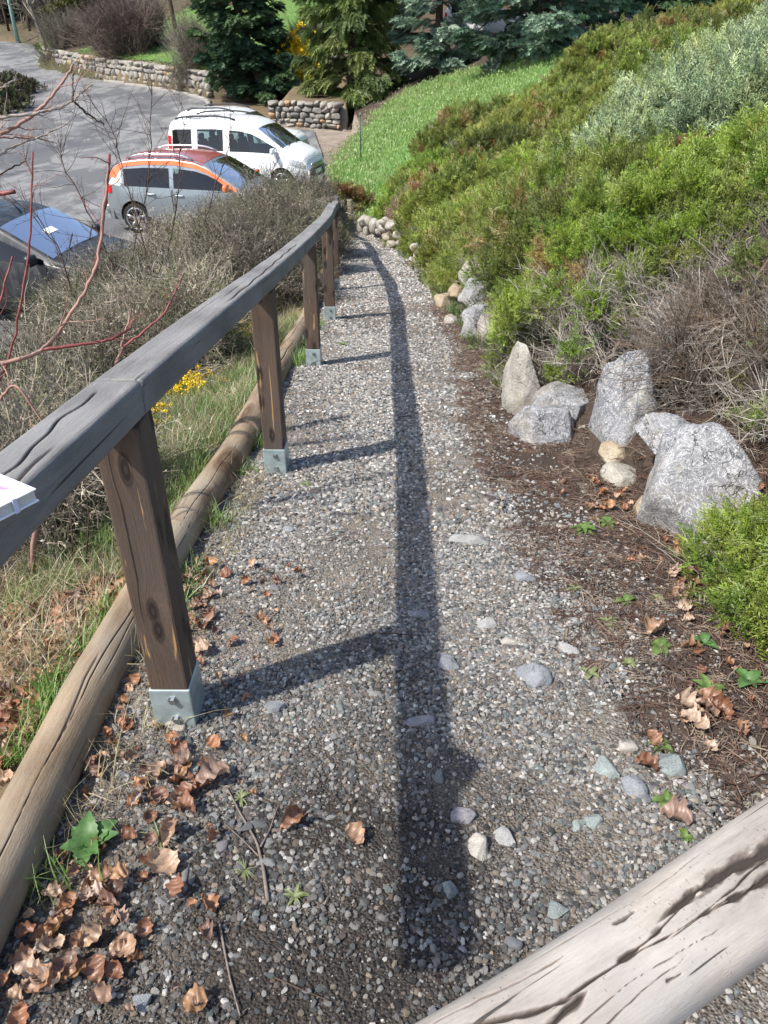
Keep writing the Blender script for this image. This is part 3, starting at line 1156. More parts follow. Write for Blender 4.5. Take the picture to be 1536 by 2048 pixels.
# ------------------------------------------------------------------ sketchbook lying on the near end of the rail
bk = thing('notebook', 'small white notebook with pink print and an elastic band, lying on the handrail end', 'notebook', (-.535, .87, rail_z(.85) + .046))
c0 = np.array([-.449, .850])
ex = np.array([-.055, -.085]); ex /= np.linalg.norm(ex)
ey = np.array([-.085, .052]); ey /= np.linalg.norm(ey)
bz = float(rail_z(.85)) + .047
Rb = np.array([[ex[0], ey[0], 0], [ex[1], ey[1], 0], [0, 0, 1.]])
tilt = rotx(0) @ np.eye(3)


def bk_box(u0, u1, v0, v1, z0, z1, bev=.0015):
    V, Fc = box(((u0 + u1) / 2, (v0 + v1) / 2, (z0 + z1) / 2), (abs(u1 - u0), abs(v1 - v0), z1 - z0), None, bev)
    return V @ Rb.T + np.array([c0[0], c0[1], bz]), Fc


white_card = plain('white_card', (.82, .83, .86), .45, .4, 0, .03)
paper = plain('paper_edge', (.62, .6, .56), .9, .1, 0, .12, 300)
t = NT('printed_cover')
c = t.coord()
st = t.noise(t.map(c, (9, 28, 1)), 1., 4, .6, 1.2)
pr = t.ramp(st, [(.4, (.84, .85, .88)), (.47, (.7, .45, .62)), (.55, (.33, .17, .3)), (.6, (.74, .32, .5)), (.66, (.84, .85, .88))])
cover_print = t.finish(pr, .4, None, .4)
obj('pages', *bk_box(.002, .148, .003, .104, .0022, .0165, .0005), paper, bk, False)
obj('back_cover', *bk_box(0, .15, 0, .107, 0, .002, .0008), white_card, bk, False)
cv = obj('front_cover', *bk_box(0, .15, 0, .107, .0167, .019, .0008), white_card, bk, False)
obj('cover_print', *bk_box(.016, .14, .03, .1, .019, .0194, 0), cover_print, cv, False)
mb = MB()
for bx_ in ((-.0012, .1512, .012, .018, .0193, .0203), (-.0014, -.0002, .012, .018, -.0006, .0203), (.1502, .1514, .012, .018, -.0006, .0203)):
    pass
mb.add(*bk_box(.030, .036, -.0012, .1085, .0192, .0202, 0)); mb.add(*bk_box(.030, .036, -.0016, -.0004, -.0003, .0202, 0)); mb.add(*bk_box(.030, .036, .1074, .1086, -.0003, .0202, 0))
mb.build('elastic_band', plain('elastic', (.6, .62, .8), .6, .3), bk, False)

# ------------------------------------------------------------------ stake at the far end, green marker pole, utility pole
sp = at_y(702, 462, 18.25)
V, Fc = tube([(sp[0], sp[1], sp[2] - .2), (sp[0], sp[1], sp[2] + .3), (sp[0] - .01, sp[1], sp[2] + .66), (sp[0] - .01, sp[1], sp[2] + .68)], [.066, .066, .064, .056], 14)
s_ = obj('stake', V, Fc, M['stake'], None, True, {'grain': np.stack([V[:, 2], V[:, 0] * 1., V[:, 1]], -1)}, None, (sp[0], sp[1], sp[2]))
tag(s_, 'short round wooden stake standing at the far right end of the gravel path', 'stake')
gp = on_ground(722, 330)
mk = thing('marker_pole', 'thin dark green metal marker pole standing in the bright grass', 'pole', gp)
V, Fc = tube([gp - [0, 0, .1], gp + [0, 0, 1.38]], .019, 10)
obj('pole', V, Fc, plain('green_paint', (.02, .05, .04), .5), mk)
V, Fc = tube([gp + [0, 0, 1.38], gp + [0, 0, 1.44], gp + [0, 0, 1.47]], [.028, .028, .015], 10)
obj('cap', V, Fc, plain('grey_cap', (.2, .2, .2), .5), mk)
up = on_ground(37, 88)
up[2] = gz(up[0], up[1])
ut = thing('utility_pole', 'slim pale green lamp pole beside the far bend of the road', 'pole', up)
V, Fc = tube([up - [0, 0, .2], up + [0, 0, 4], up + [0, 0, 8.5]], [.2, .16, .12], 12)
obj('pole', V, Fc, plain('pale_green_paint', (.26, .42, .36), .6), ut)
V, Fc = tube([up - [0, 0, .2], up + [0, 0, .25]], [.3, .27], 12)
obj('pole_base', V, Fc, M['mortar'], ut)

# ------------------------------------------------------------------ rocks along the right side
ROCKS = [  # px, py (centre), width px, height px, distance, yaw tilt, material, seed, label
    (1412, 965, 246, 262, 2.66, (-.35, .25, .15), 'boulder_seamed', 11, 'largest pale grey boulder with white veins, a flat broad face towards the path'),
    (1345, 855, 112, 72, 2.95, (0, -.35, .3), 'boulder', 13, 'wedge of grey rock leaning on the top left shoulder of the largest boulder'),
    (1256, 802, 88, 256, 3.5, (.05, .28, .3), 'boulder', 17, 'tall pointed grey rock standing upright left of the largest boulder'),
    (1318, 815, 74, 92, 3.55, (.2, .2, .5), 'cream_rock', 19, 'rounded tan rock wedged behind the tall pointed grey rock'),
    (1236, 908, 52, 58, 3.3, (0, .2, .3), 'tan_rock', 23, 'small yellowish rock under the foot of the tall pointed rock'),
    (1254, 946, 84, 44, 3.12, (.1, 0, .2), 'cream_rock', 29, 'flat pale yellow rock lying before the tall pointed rock'),
    (1306, 1020, 58, 56, 2.72, (0, .3, .1), 'tan_rock', 31, 'small ochre rock tucked under the left edge of the largest boulder'),
    (1098, 862, 140, 98, 3.72, (.25, .12, .2), 'boulder', 37, 'pale grey angular rock with bright veins sitting low beside the path'),
    (1138, 806, 136, 84, 3.95, (-.2, .25, .1), 'boulder_seamed', 41, 'dark lipped grey slab resting above the low angular rock'),
    (1181, 866, 40, 36, 3.68, (0, .3, 0), 'cream_rock', 43, 'fist sized cream stone in the gap beside the low angular rock'),
    (1046, 752, 70, 170, 4.25, (0, -.12, .3), 'cream_rock', 47, 'tall cream and grey rock with a rough face beside the orange plant'),
    (951, 537, 66, 44, 7.9, (0, 0, .2), 'cream_rock', 53, 'rounded cream boulder perched on top of the middle rock group'),
    (952, 585, 66, 62, 7.35, (.1, .3, .1), 'grey_rock', 59, 'grey rock directly under the perched cream boulder'),
    (962, 634, 70, 68, 6.7, (0, -.4, .2), 'boulder', 61, 'slanted grey slab in the middle rock group'),
    (985, 655, 60, 84, 6.2, (.1, .25, .4), 'cream_rock', 67, 'tilted pale rock at the near end of the middle rock group'),
    (942, 660, 42, 62, 6.35, (0, .2, .2), 'grey_rock', 68, 'narrow grey rock leaning at the path edge of the middle rock group'),
    (888, 602, 40, 42, 7.95, (0, .1, .5), 'tan_rock', 71, 'squarish tan stone standing alone at the path edge'),
    (1008, 706, 46, 66, 5.3, (.1, .2, .3), 'grey_rock', 73, 'half buried grey rock between the middle rock group and the tall cream rock'),
    (1205, 790, 60, 60, 4.1, (.1, .2, .6), 'grey_rock', 74, 'dull grey rock in the shade behind the tall pointed rock'),
    (906, 640, 30, 26, 7.0, (.1, .2, .6), 'cream_rock', 75, 'small pale stone at the foot of the middle rock group'),
    (1070, 690, 46, 40, 4.7, (.1, .2, .6), 'cream_rock', 76, 'pale stone behind the top of the tall cream rock'),
    (918, 578, 36, 28, 7.9, (0, .1, .5), 'tan_rock', 72, 'flat tan stone between the square stone and the grey rock'),
]
FACES = {11: [((-.25, -.9, .42), .42), ((.75, -.1, .75), .62), ((-.75, -.1, .7), .66), ((-.6, -.4, -.7), .7), ((.5, -.4, -.75), .72), ((0, .1, 1), .74)],
         17: [((-.15, -.95, .3), .42), ((-.9, -.2, .55), .52), ((.8, -.2, -.5), .6), ((-.6, -.2, -.8), .7), ((.95, -.3, .1), .6)],
         37: [((-.1, -.7, .7), .4), ((-.8, -.4, .5), .6), ((.8, -.3, .4), .62)], 47: [((-.1, -.95, .2), .45), ((-.85, -.3, .3), .55), ((.7, -.2, .6), .6)],
         41: [((.1, -.3, .95), .4), ((-.6, -.8, -.1), .55), ((.6, -.8, -.2), .55)]}
for px, py, w, h, Y, rot, mt, sd, lab in ROCKS:
    p = at_y(px, py + h * .06, Y)
    k = depth_of(p) / FPX
    V, Fc = rock(sd, 5, 10, .065, .74, 2.2, .8, FACES.get(sd, [((-.2, -1, .25), .52), ((.5, -.6, .6), .6), ((-.8, -.3, .4), .62), ((.1, -.2, 1), .66)]))
    V = V * np.array([w * k * .5, max(w, h) * k * .34 + .04, h * k * .55])
    Rm = rotz(rot[2]) @ roty(rot[1] * .4) @ rotx(rot[0])
    V = V @ Rm.T
    base = p - np.array([0, 0, h * k * .5])
    o = obj('rock', V + p + np.array([0, .05, -.04]), Fc, M[mt], None, True, None, None, base)
    tag(o, lab, 'rock')
# rows of small pale stones at the far end
FAR = [(712, 458, 18, 22), (728, 440, 26, 16), (722, 457, 14, 20), (738, 444, 16, 20), (747, 452, 18, 26), (733, 462, 12, 18), (760, 448, 16, 16), (770, 445, 22, 18), (783, 452, 22, 20), (768, 459, 20, 16), (756, 463, 12, 12),
       (776, 475, 22, 18), (795, 470, 18, 16), (786, 490, 24, 18), (772, 494, 18, 18), (799, 484, 14, 16), (829, 495, 16, 16), (836, 512, 18, 30), (842, 526, 22, 18), (856, 522, 20, 26), (822, 522, 14, 16), (866, 545, 26, 22)]
for i, (px, py, w, h) in enumerate(FAR):
    Y = float(np.interp(px, [700, 760, 800, 830, 880], [18.6, 17.6, 15.6, 12.6, 10.2]))
    p = at_y(px, py, Y)
    k = depth_of(p) / FPX
    V, Fc = rock(500 + i, 3, 10, .06, .72)
    V = V * np.array([w * k * .58, w * k * .55, h * k * .58]) @ rotz(i * 1.3).T
    o = obj('wall_stone', V + p, Fc, M['cream_rock'], None, True, None, None, p - np.array([0, 0, h * k * .55]))
    if px < 765:
        tag(o, 'small pale stone of the low row just right of the wooden stake', 'stone', 'small pale stones beside the stake')
    elif px < 810:
        tag(o, 'small pale stone at the bend of the low row, below the dry brown twigs', 'stone', 'small pale stones at the bend of the row')
    else:
        tag(o, 'small pale stone in the row beside the path above the grass tufts', 'stone', 'small pale stones near the grass tufts')

# ------------------------------------------------------------------ gravel: loose stones lying on the path
PEB = [mesh_data('gravel_piece', *(lambda r: (r[0] * np.array([1, .8, .6]), r[1]))(rock(700 + k, 2 if k < 4 else 1, 9, .05, .6, 2., .8)), M['pebble'], k < 3) for k in range(8)]
G_PEB = scatter_group('gravel_scatter', PEB)
PALETTE = np.array([(.42, .40, .37), (.58, .55, .50), (.30, .295, .285), (.20, .205, .21), (.33, .29, .25), (.25, .28, .27), (.33, .36, .34), (.44, .36, .27), (.15, .148, .145), (.37, .34, .335), (.70, .67, .62), (.34, .265, .215), (.09, .088, .086)])
PAL_P = np.array([.13, .12, .11, .11, .1, .06, .03, .06, .09, .05, .09, .05, .07])
PAL_P = PAL_P / PAL_P.sum()


def gravel_points(n, y0, y1, soil=.12):
    y = RNG.uniform(y0, y1, n * 2)
    u = RNG.uniform(-.02, 1.35, n * 2)
    x = xl(y) + .06 + (xg(y) - xl(y) - .06) * u
    # thin out beyond the right edge and along the left log
    pr = np.where(u > 1, np.clip(.55 - (u - 1) * 1.45, 0, 1) ** 1.3, 1.)
    pr *= .22 + .78 * smooth(-.1, .45, fbm(np.stack([x * 2.6, y * 2.6], -1), 4, 40) + .25)
    pr *= .35 + .65 * smooth(.03, .2, u)
    k = (RNG.random(n * 2) < pr) & (x < xr(y) + .1)
    return x[k][:n], y[k][:n]


def gravel(name, n, y0, y1, smin, smax, power, parent=None):
    x, y = gravel_points(n, y0, y1)
    m = len(x)
    s = smin + (smax - smin) * RNG.random(m) ** power
    z = terrain(x, y) + s * .18
    e = np.stack([RNG.normal(0, .25, m), RNG.normal(0, .25, m), RNG.uniform(0, 6.28, m)], 1)
    sc = s[:, None] * RNG.uniform(.75, 1.25, (m, 3))
    tint = PALETTE[RNG.choice(len(PALETTE), m, p=PAL_P)] * RNG.uniform(.95, 1.85, (m, 1))
    dm = damp(x, y)
    tint = tint * (1 - .5 * dm * (RNG.random(m) < .75))[:, None]
    o = scatter(name, G_PEB, np.stack([x, y, z], -1), e, sc, tint, path, 'stuff')
    return o


gravel('loose_gravel', 130000, .35, 2.6, .0014, .0088, 3.6)
gravel('loose_gravel', 60000, 2.6, 6.5, .003, .0125, 2.6)
gravel('loose_gravel', 36000, 6.5, 18.6, .005, .018, 2.2)

# single stones that can be picked out on the path
PEB_OBJ = []
for k in range(10):
    V, Fc = rock(760 + k, 3, 12, .06, .58, 2., .75)
    PEB_OBJ.append((V * np.array([1, .78, .5]), Fc))
peb_mats = []
for k, c in enumerate([(.36, .355, .34), (.23, .24, .255), (.25, .285, .27), (.42, .385, .33), (.27, .255, .27), (.17, .175, .18)]):
    peb_mats.append(stone_mat('path_stone', tuple(v * .75 for v in c), c, tuple(min(.8, v * 1.3) for v in c), 22., .25, .12))
peb_mesh = {(k, j): mesh_data('path_stone', *PEB_OBJ[k], peb_mats[j]) for k in range(10) for j in range(6)}
x, y = gravel_points(262, .6, 3.4)
for i in range(len(x)):
    o = bpy.data.objects.new('stone', peb_mesh[(int(RNG.integers(10)), int(RNG.choice(6, p=[.3, .2, .12, .14, .12, .12])))])
    put(o, path)
    s = .0065 + .011 * RNG.random() ** 1.8
    o.location = (x[i], y[i], gz(x[i], y[i]) + s * .22)
    o.rotation_euler = (RNG.normal(0, .2), RNG.normal(0, .2), RNG.uniform(0, 6.28))
    o.scale = (s * RNG.uniform(.9, 1.4), s * RNG.uniform(.8, 1.1), s)

NOTABLE = [  # px, py, width px, height px, material, label
    (937, 1082, 78, 34, 0, 'long flat pale stone sunk in the gravel beside the brown soil'),
    (1066, 1358, 66, 56, 1, 'large dull grey curved stone in the right half of the gravel'),
    (838, 1446, 62, 26, 4, 'flat mauve grey stone in the dark middle of the path'),
    (898, 1332, 46, 36, 1, 'slanted bluish grey stone near the middle of the path'),
    (1022, 1286, 46, 22, 3, 'flat cream stone right of the path middle'),
    (972, 1252, 44, 26, 0, 'rounded whitish stone at the edge of the sunny gravel'),
    (1138, 1303, 44, 24, 0, 'flat whitish stone where the gravel turns to brown soil'),
    (1050, 1158, 46, 30, 1, 'pale bluish stone with white top at the soil edge'),
    (1210, 1548, 40, 52, 2, 'upright oval greenish grey stone beside the pale log'),
    (1268, 1584, 46, 44, 1, 'blue grey pointed stone next to the oval greenish stone'),
    (1340, 1536, 58, 54, 2, 'light green broken stone on the brown needles'),
    (1256, 1494, 40, 28, 3, 'rounded beige stone among the brown needles above the oval one'),
    (958, 1702, 46, 50, 3, 'square cornered tan grey stone lying flat in the near gravel'),
    (1008, 1676, 46, 36, 0, 'light grey lump of stone beside the square cornered one'),
    (1110, 1822, 48, 34, 2, 'large pale green speckled stone close to the pale log'),
    (900, 1782, 34, 36, 2, 'dark green rounded stone in the near gravel'),
    (383, 1558, 34, 52, 2, 'long grey green stone standing among dead leaves'),
    (355, 1450, 44, 36, 3, 'yellow ochre stone at the foot of the nearest post'),
    (1158, 1654, 34, 24, 2, 'pale turquoise stone in the gravel above the pale log'),
    (1186, 1648, 38, 26, 2, 'mint coloured flat stone beside the turquoise one'),
    (552, 1418, 48, 26, 1, 'flat bluish stone right of the nearest post'),
    (838, 1232, 44, 20, 1, 'flat dark grey stone in the shadow of the rail'),
    (284, 2012, 40, 28, 1, 'grey stone near the lower left dead leaves'),
    (926, 1636, 50, 32, 4, 'dull mauve flat stone half buried in dark soil'),
    (578, 1062, 26, 20, 1, 'small bluish stone beside the left edge weeds'),
]
for i, (px, py, w, h, m, lab) in enumerate(NOTABLE):
    p = on_ground(px, py)
    k = depth_of(p) / FPX
    V, Fc = rock(820 + i, 4, 11, .07, .56, 2., .72)
    V = V * np.array([w * k * .5, h * k * .62, min(w, h) * k * .3 + .004])
    V = V @ rotz(RNG.uniform(-.4, .4)).T
    c = np.array([p[0], p[1], gz(p[0], p[1])])
    o = obj('loose_stone', V + c + [0, 0, min(w, h) * k * .07], Fc, peb_mats[m], None, True, None, None, c)
    tag(o, lab, 'stone')

# ------------------------------------------------------------------ brown needle litter on the soil
def needle_mesh(seed, n=5):
    g = np.random.default_rng(seed)
    mb = MB()
    for _ in range(n):
        a = g.uniform(0, 6.28)
        L = g.uniform(.015, .04)
        c = g.normal(0, .015, 3) * [1, 1, .1]
        d = np.array([math.cos(a), math.sin(a), g.uniform(-.1, .25)])
        b = np.array([-d[1], d[0], g.uniform(-.3, .3)]) * L * .6
        P = np.array([c - d * L, c + b * .3 + [0, 0, .002], c + d * L])
        mb.add(*tube(P, [.0009, .0012, .0007], 3, False))
    return mesh_data('needles', mb.verts(), mb.F, M['litter'])


M['litter'] = tint_mat('needle_litter', .8, .25, 60)
G_NEEDLE = scatter_group('needle_scatter', [needle_mesh(k) for k in range(5)])
n = 8500
y = RNG.uniform(.7, 8, n)
x = xg(y) - .12 + RNG.random(n) ** .9 * (xr(y) + .35 - xg(y) + .12)
k = (fbm(np.stack([x * 3, y * 3], -1), 3, 44) > -.28)
x, y = x[k], y[k]
z = terrain(x, y) + .004
pal = np.array([(.10, .062, .046), (.16, .108, .08), (.065, .045, .036), (.25, .195, .145), (.12, .068, .048)])
e = np.stack([RNG.normal(0, .15, len(x)), RNG.normal(0, .15, len(x)), RNG.uniform(0, 6.28, len(x))], 1)
tag(scatter('needle_litter', G_NEEDLE, np.stack([x, y, z], -1), e, RNG.uniform(.6, 1.5, len(x)), pal[RNG.integers(0, 5, len(x))]), 'brown fallen needles covering the soil between the gravel and the rocks', 'needle litter', kind='stuff')

# ------------------------------------------------------------------ dead leaves
def dead_leaf(seed, mat, L=.05):
    g = np.random.default_rng(seed)
    nu, nv = 17, 9
    u = np.linspace(0, 1, nu)
    v = np.linspace(-1, 1, nv)
    wd = np.sin(np.pi * u ** .8) ** .8 * (.42 + .1 * g.random()) * (1 + .13 * np.sin(u * 22 + g.uniform(0, 6)))
    U, Vv = np.meshgrid(u, v, indexing='ij')
    X = U - .5
    Y = Vv * wd[:, None]
    curl = g.uniform(.2, 1.7)
    bend = g.uniform(-.9, 1.2)
    ph = g.uniform(0, 6)
    Z = curl * Y ** 2 * 1.3 + bend * X ** 2 * .9 + .07 * np.sin(U * 9 + ph) * Vv + .05 * np.sin(U * 17 + Vv * 3 + ph) + .06 * np.abs(Vv) * np.sin(U * 25 + Vv * 2) + .04 * fbm(np.stack([U * 6, Vv * 4, U * 0 + seed], -1), 2, 3)
    Y = Y * (1 - .35 * curl * np.abs(Vv) ** 2 * .5)
    P = np.stack([X, Y, Z - Z.min()], -1).reshape(-1, 3) * L * 1.5
    return P, grid_faces(nu, nv)


t = NT('dead_leaf_single')
c = t.coord()
rn = t.n('ShaderNodeObjectInfo').outputs['Random']
lc = t.ramp(rn, [(0., (.2, .085, .045)), (.2, (.27, .13, .07)), (.4, (.36, .215, .13)), (.6, (.44, .3, .2)), (.8, (.5, .37, .28)), (1., (.17, .085, .06))])
lf = t.noise(c, 60, 5, .7)
wv = t.n('ShaderNodeTexWave', {'Vector': t.map(c, (1, 1.2, 1)), 'Scale': 42., 'Distortion': 2.}).outputs['Fac']
lc = t.mix(1., lc, t.ramp(lf, [(.3, .6), (.7, 1.25)]), 'MULTIPLY')
lc = t.mix(1., lc, t.ramp(wv, [(0., .8), (.25, 1.08)]), 'MULTIPLY')
M['dead_leaf'] = t.leaf(lc, .25, .08, .5)
M['dead_leaf_tint'] = tint_mat('dead_leaf_litter', .7, .35, 55, True, .25, .06)
LEAF = [mesh_data('dead_leaf', *dead_leaf(900 + k, None, .043), M['dead_leaf']) for k in range(9)]
LEAF_T = [mesh_data('dead_leaf', *dead_leaf(900 + k, None, .04), M['dead_leaf_tint']) for k in range(9)]
G_LEAF = scatter_group('leaf_scatter', LEAF_T)


def leaf_thing(x, y, s, label, group, z=None, tilt=.35):
    o = bpy.data.objects.new('dead_leaf', LEAF[int(RNG.integers(9))])
    put(o)
    o.location = (x, y, (gz(x, y) if z is None else z) + RNG.uniform(.004, .02))
    o.rotation_euler = (RNG.normal(0, tilt), RNG.normal(0, tilt), RNG.uniform(0, 6.28))
    o.scale = (s, s * RNG.uniform(.8, 1.1), s)
    tag(o, label, 'dead leaf', group)


def leaf_px(n, cx, cy, sx, sy, smin, smax, label, group):
    for _ in range(n):
        px, py = RNG.normal(cx, sx), RNG.normal(cy, sy)
        p = on_ground(px, py)
        if abs(p[0] - xl(p[1])) < .075:
            p[0] += .14
        leaf_thing(p[0], p[1], RNG.uniform(smin, smax), label, group)


leaf_px(24, 190, 1830, 48, 72, .45, .85, 'brown crinkled dead leaf in the heap below the broad leaved weed', 'dead leaves in the near heap')
leaf_px(16, 95, 1960, 55, 60, .5, .95, 'brown crinkled dead leaf in the lowest left corner of the path', 'dead leaves in the lower corner')
leaf_px(15, 412, 1225, 14, 48, .6, 1.0, 'orange brown dead leaf piled behind the foot of the nearest post', 'dead leaves behind the nearest post')
leaf_px(12, 345, 1590, 50, 50, .7, 1.1, 'faded dead leaf in the loose scatter just below the nearest post', 'dead leaves below the nearest post')
leaf_px(14, 1400, 1420, 60, 55, .7, 1.15, 'tan dead leaf on the brown soil under the juniper at the path edge', 'dead leaves under the near juniper')
leaf_px(8, 1365, 1200, 20, 45, .7, 1.0, 'tan dead leaf between the largest boulder and the near juniper', 'dead leaves below the largest boulder')
SINGLE_LEAVES = [(428, 1570, 1.35, 'pale pinkish crumpled leaf lying beside the long grey green stone'), (580, 1655, 1.1, 'pale dead leaf next to a small blue grey stone'), (1308, 1270, 1.25, 'pale tan dead leaf lying flat on the soil left of the broad leaved weed'),
                 (1348, 1640, 1.2, 'reddish brown dead leaf beside the pale log'), (1370, 1420, 1.2, 'large tan lobed dead leaf in the middle of the brown soil'), (332, 1745, 1.2, 'pale dead leaf lying alone on the dark gravel right of the leaf heap'),
                 (968, 752, 1.0, 'small orange dead leaf on the soil by the grass tuft'), (710, 1685, .8, 'small brown leaf scrap in the middle of the near gravel'), (524, 1245, .8, 'small orange leaf scrap on the gravel right of the post')]
for px, py, s, lab in SINGLE_LEAVES:
    p = on_ground(px, py)
    leaf_thing(p[0], p[1], s, lab, None, tilt=.2)
# litter no one could count
def litter(name, xs, ys, label, smin=.5, smax=1.1, parent=None):
    n = len(xs)
    lp = np.array([(.3, .14, .065), (.36, .2, .1), (.22, .1, .055), (.42, .27, .17), (.27, .17, .12), (.18, .1, .07), (.33, .15, .08)])
    z = terrain(xs, ys) + RNG.uniform(.003, .03, n)
    e = np.stack([RNG.normal(0, .5, n), RNG.normal(0, .5, n), RNG.uniform(0, 6.28, n)], 1)
    return tag(scatter(name, G_LEAF, np.stack([xs, ys, z], -1), e, RNG.uniform(smin, smax, n), lp[RNG.integers(0, 7, n)] * RNG.uniform(.7, 1.2, (n, 1))), label, 'leaf litter', kind='stuff')


n = 2000
y = RNG.uniform(1.0, 2.9, n)
x = xl(y) - .1 - RNG.random(n) ** 1.1 * 1.1
k = fbm(np.stack([x * 2.5, y * 2.5], -1), 3, 51) + .35 * (2.3 - y) > -.1
litter('leaf_litter', x[k], y[k], 'mass of reddish brown dead leaves on the bank outside the near log')
n = 170
y = RNG.uniform(.6, 2.3, n)
x = xl(y) + .1 + RNG.random(n) ** 2.2 * .42
litter('leaf_litter', x, y, 'brown leaf scraps along the inner side of the near log', .3, .8)
n = 260
y = RNG.uniform(.95, 3.2, n)
x = xr(y) - .05 + RNG.normal(0, .16, n)
litter('leaf_litter', x, y, 'brown leaf scraps at the foot of the right bank', .3, .75)

# ------------------------------------------------------------------ twigs on the path
def px_line(pts, lift=.004):
    r = []
    for p in pts:
        g_ = on_ground(p[0], p[1])
        r.append([g_[0], g_[1], gz(g_[0], g_[1]) + lift + (p[2] if len(p) > 2 else 0)])
    P = np.array(r)
    n = len(P)
    tt = np.linspace(0, n - 1, n * 4)
    Q = np.stack([np.interp(tt, np.arange(n), P[:, i]) for i in range(3)], -1)
    return Q


M['twig'] = plain('grey_twig', (.16, .13, .11), .85, .2, 0, .35, 60, .3)
M['dark_twig'] = plain('dark_twig', (.07, .045, .035), .8, .2, 0, .35, 60, .3)
mb = MB()
Q = px_line([(455, 1580), (480, 1630), (515, 1690), (528, 1745), (537, 1810)], .008)
mb.add(*tube(Q, np.linspace(.0015, .0045, len(Q)), 6))
Q = px_line([(560, 1610), (540, 1668), (522, 1700)], .008)
mb.add(*tube(Q, np.linspace(.001, .0028, len(Q)), 6))
Q = px_line([(452, 1656), (488, 1688), (518, 1718)], .006)
mb.add(*tube(Q, np.linspace(.0008, .002, len(Q)), 5))
o = mb.build('twig', M['twig'], None, True, px_line([(528, 1745)])[0])
tag(o, 'forked grey twig lying on the dark gravel in the near half of the path', 'twig')
for pts, w, mt, lab in [([(440, 1850), (452, 1915), (462, 1965), (482, 2040)], .0028, 'twig', 'long curved brown stalk lying lengthwise in the lowest gravel'),
                        ([(745, 1270), (790, 1272), (850, 1276)], .0022, 'dark_twig', 'reddish twig lying across the rail shadow'),
                        ([(470, 1375), (462, 1410), (452, 1440)], .0016, 'twig', 'thin straw coloured twig right of the nearest post shoe'),
                        ([(550, 1962), (600, 1985), (660, 2010)], .0018, 'dark_twig', 'thin dark twig in the lowest middle gravel'),
                        ([(330, 1300), (400, 1285), (352, 1180)], .002, 'dark_twig', 'bent dark stalk by the foot of the nearest post')]:
    Q = px_line(pts, .006)
    o = obj('twig', *tube(Q, np.linspace(w, w * .6, len(Q)), 5), M[mt], None, True, None, None, Q[0])
    tag(o, lab, 'twig')

# ------------------------------------------------------------------ grass
M['grass'] = tint_mat('grass_blade', .5, .2, 30, True, .35, .1)


def grass_clump(seed, n=14, h=.12, spread=.05, lean=.5, w=.0028):
    g = np.random.default_rng(seed)
    mb = MB()
    for _ in range(n):
        a = g.uniform(0, 6.28)
        hh = h * g.uniform(.45, 1.1)
        b = np.array([g.normal(0, spread), g.normal(0, spread), 0])
        d = np.array([math.cos(a), math.sin(a), 0]) * lean * g.uniform(.2, 1.2)
        sd = np.array([-math.sin(a), math.cos(a), 0]) * w * g.uniform(.7, 1.3)
        V = []
        for f in (0, .4, .75, 1.):
            c = b + d * hh * f ** 1.8 + np.array([0, 0, hh * (f - .25 * lean * f ** 2.5)])
            V += [c - sd * (1 - f * .93), c + sd * (1 - f * .93)]
        mb.add(V, [(0, 1, 3, 2), (2, 3, 5, 4), (4, 5, 7, 6)])
    return mesh_data('grass_clump', mb.verts(), mb.F, M['grass'])


G_TUFT = scatter_group('tuft_scatter', [grass_clump(k, 16, .13, .03, .55) for k in range(5)])
G_DRY = scatter_group('dry_grass_scatter', [grass_clump(20 + k, 18, .17, .05, 1.5, .0018) for k in range(5)])
G_LAWN = scatter_group('lawn_scatter', [grass_clump(40 + k, 26, .085, .15, .6, .007) for k in range(4)])


def upright(n, tilt=.2):
    return np.stack([RNG.normal(0, tilt, n), RNG.normal(0, tilt, n), RNG.uniform(0, 6.28, n)], 1)


GREEN = np.array([(.1, .2, .03), (.14, .25, .045), (.08, .15, .025), (.17, .25, .06), (.2, .26, .08)])
STRAW = np.array([(.4, .33, .18), (.33, .27, .15), (.47, .4, .25), (.28, .22, .13), (.36, .33, .15)])


def sward(name, grp, x, y, s, pal, label, cat='grass', tilt=.2):
    n = len(x)
    z = terrain(x, y) - .01
    return tag(scatter(name, grp, np.stack([x, y, z], -1), upright(n, tilt), s, pal[RNG.integers(0, len(pal), n)] * RNG.uniform(.75, 1.25, (n, 1))), label, cat, kind='stuff')


# grass of the left bank, mixed green and straw
n = 3600
y = RNG.uniform(.9, 8.5, n)
x = xl(y) - .1 - RNG.random(n) * np.interp(y, [0, 3, 6, 9], [1.3, 1.7, 1.3, .5])
dry = fbm(np.stack([x * 1.6, y * 1.6], -1), 3, 60)
k = (dry < .16) & ((y > 2.2) | (dry < -.2))
sward('bank_grass', G_TUFT, x[k], y[k], RNG.uniform(.6, 1.3, k.sum()), GREEN, 'green grass growing on the bank outside the edging logs')
k = (dry > -.25) & (y > 1.6)
sward('dry_grass', G_DRY, x[k], y[k], RNG.uniform(.5, 1.1, k.sum()), STRAW, 'straw coloured dead grass on the bank outside the edging logs', tilt=.35)
# bright tufts hugging the log on both sides
n = 210
y = np.concatenate([RNG.uniform(.9, 2.0, n), RNG.uniform(2., 7.4, n)])
sd = np.where(RNG.random(2 * n) < .5, -1, 1)
x = xl(y) + sd * RNG.uniform(.075, .13, 2 * n)
k = fbm(np.stack([y * 2.6, sd * 4.], -1), 2, 70) > .0
sward('log_grass', G_TUFT, x[k], y[k], RNG.uniform(.5, 1.15, k.sum()), np.array([(.13, .24, .035), (.17, .3, .05), (.2, .3, .08)]), 'bright green grass blades growing close against the edging logs')
n = 70
y = RNG.uniform(.8, 3.2, n)
x = xl(y) + RNG.uniform(.08, .25, n)
sward('dry_grass', G_DRY, x, y, RNG.uniform(.35, .8, n), STRAW, 'dry grass stalks lying between the near log and the gravel', tilt=.5)
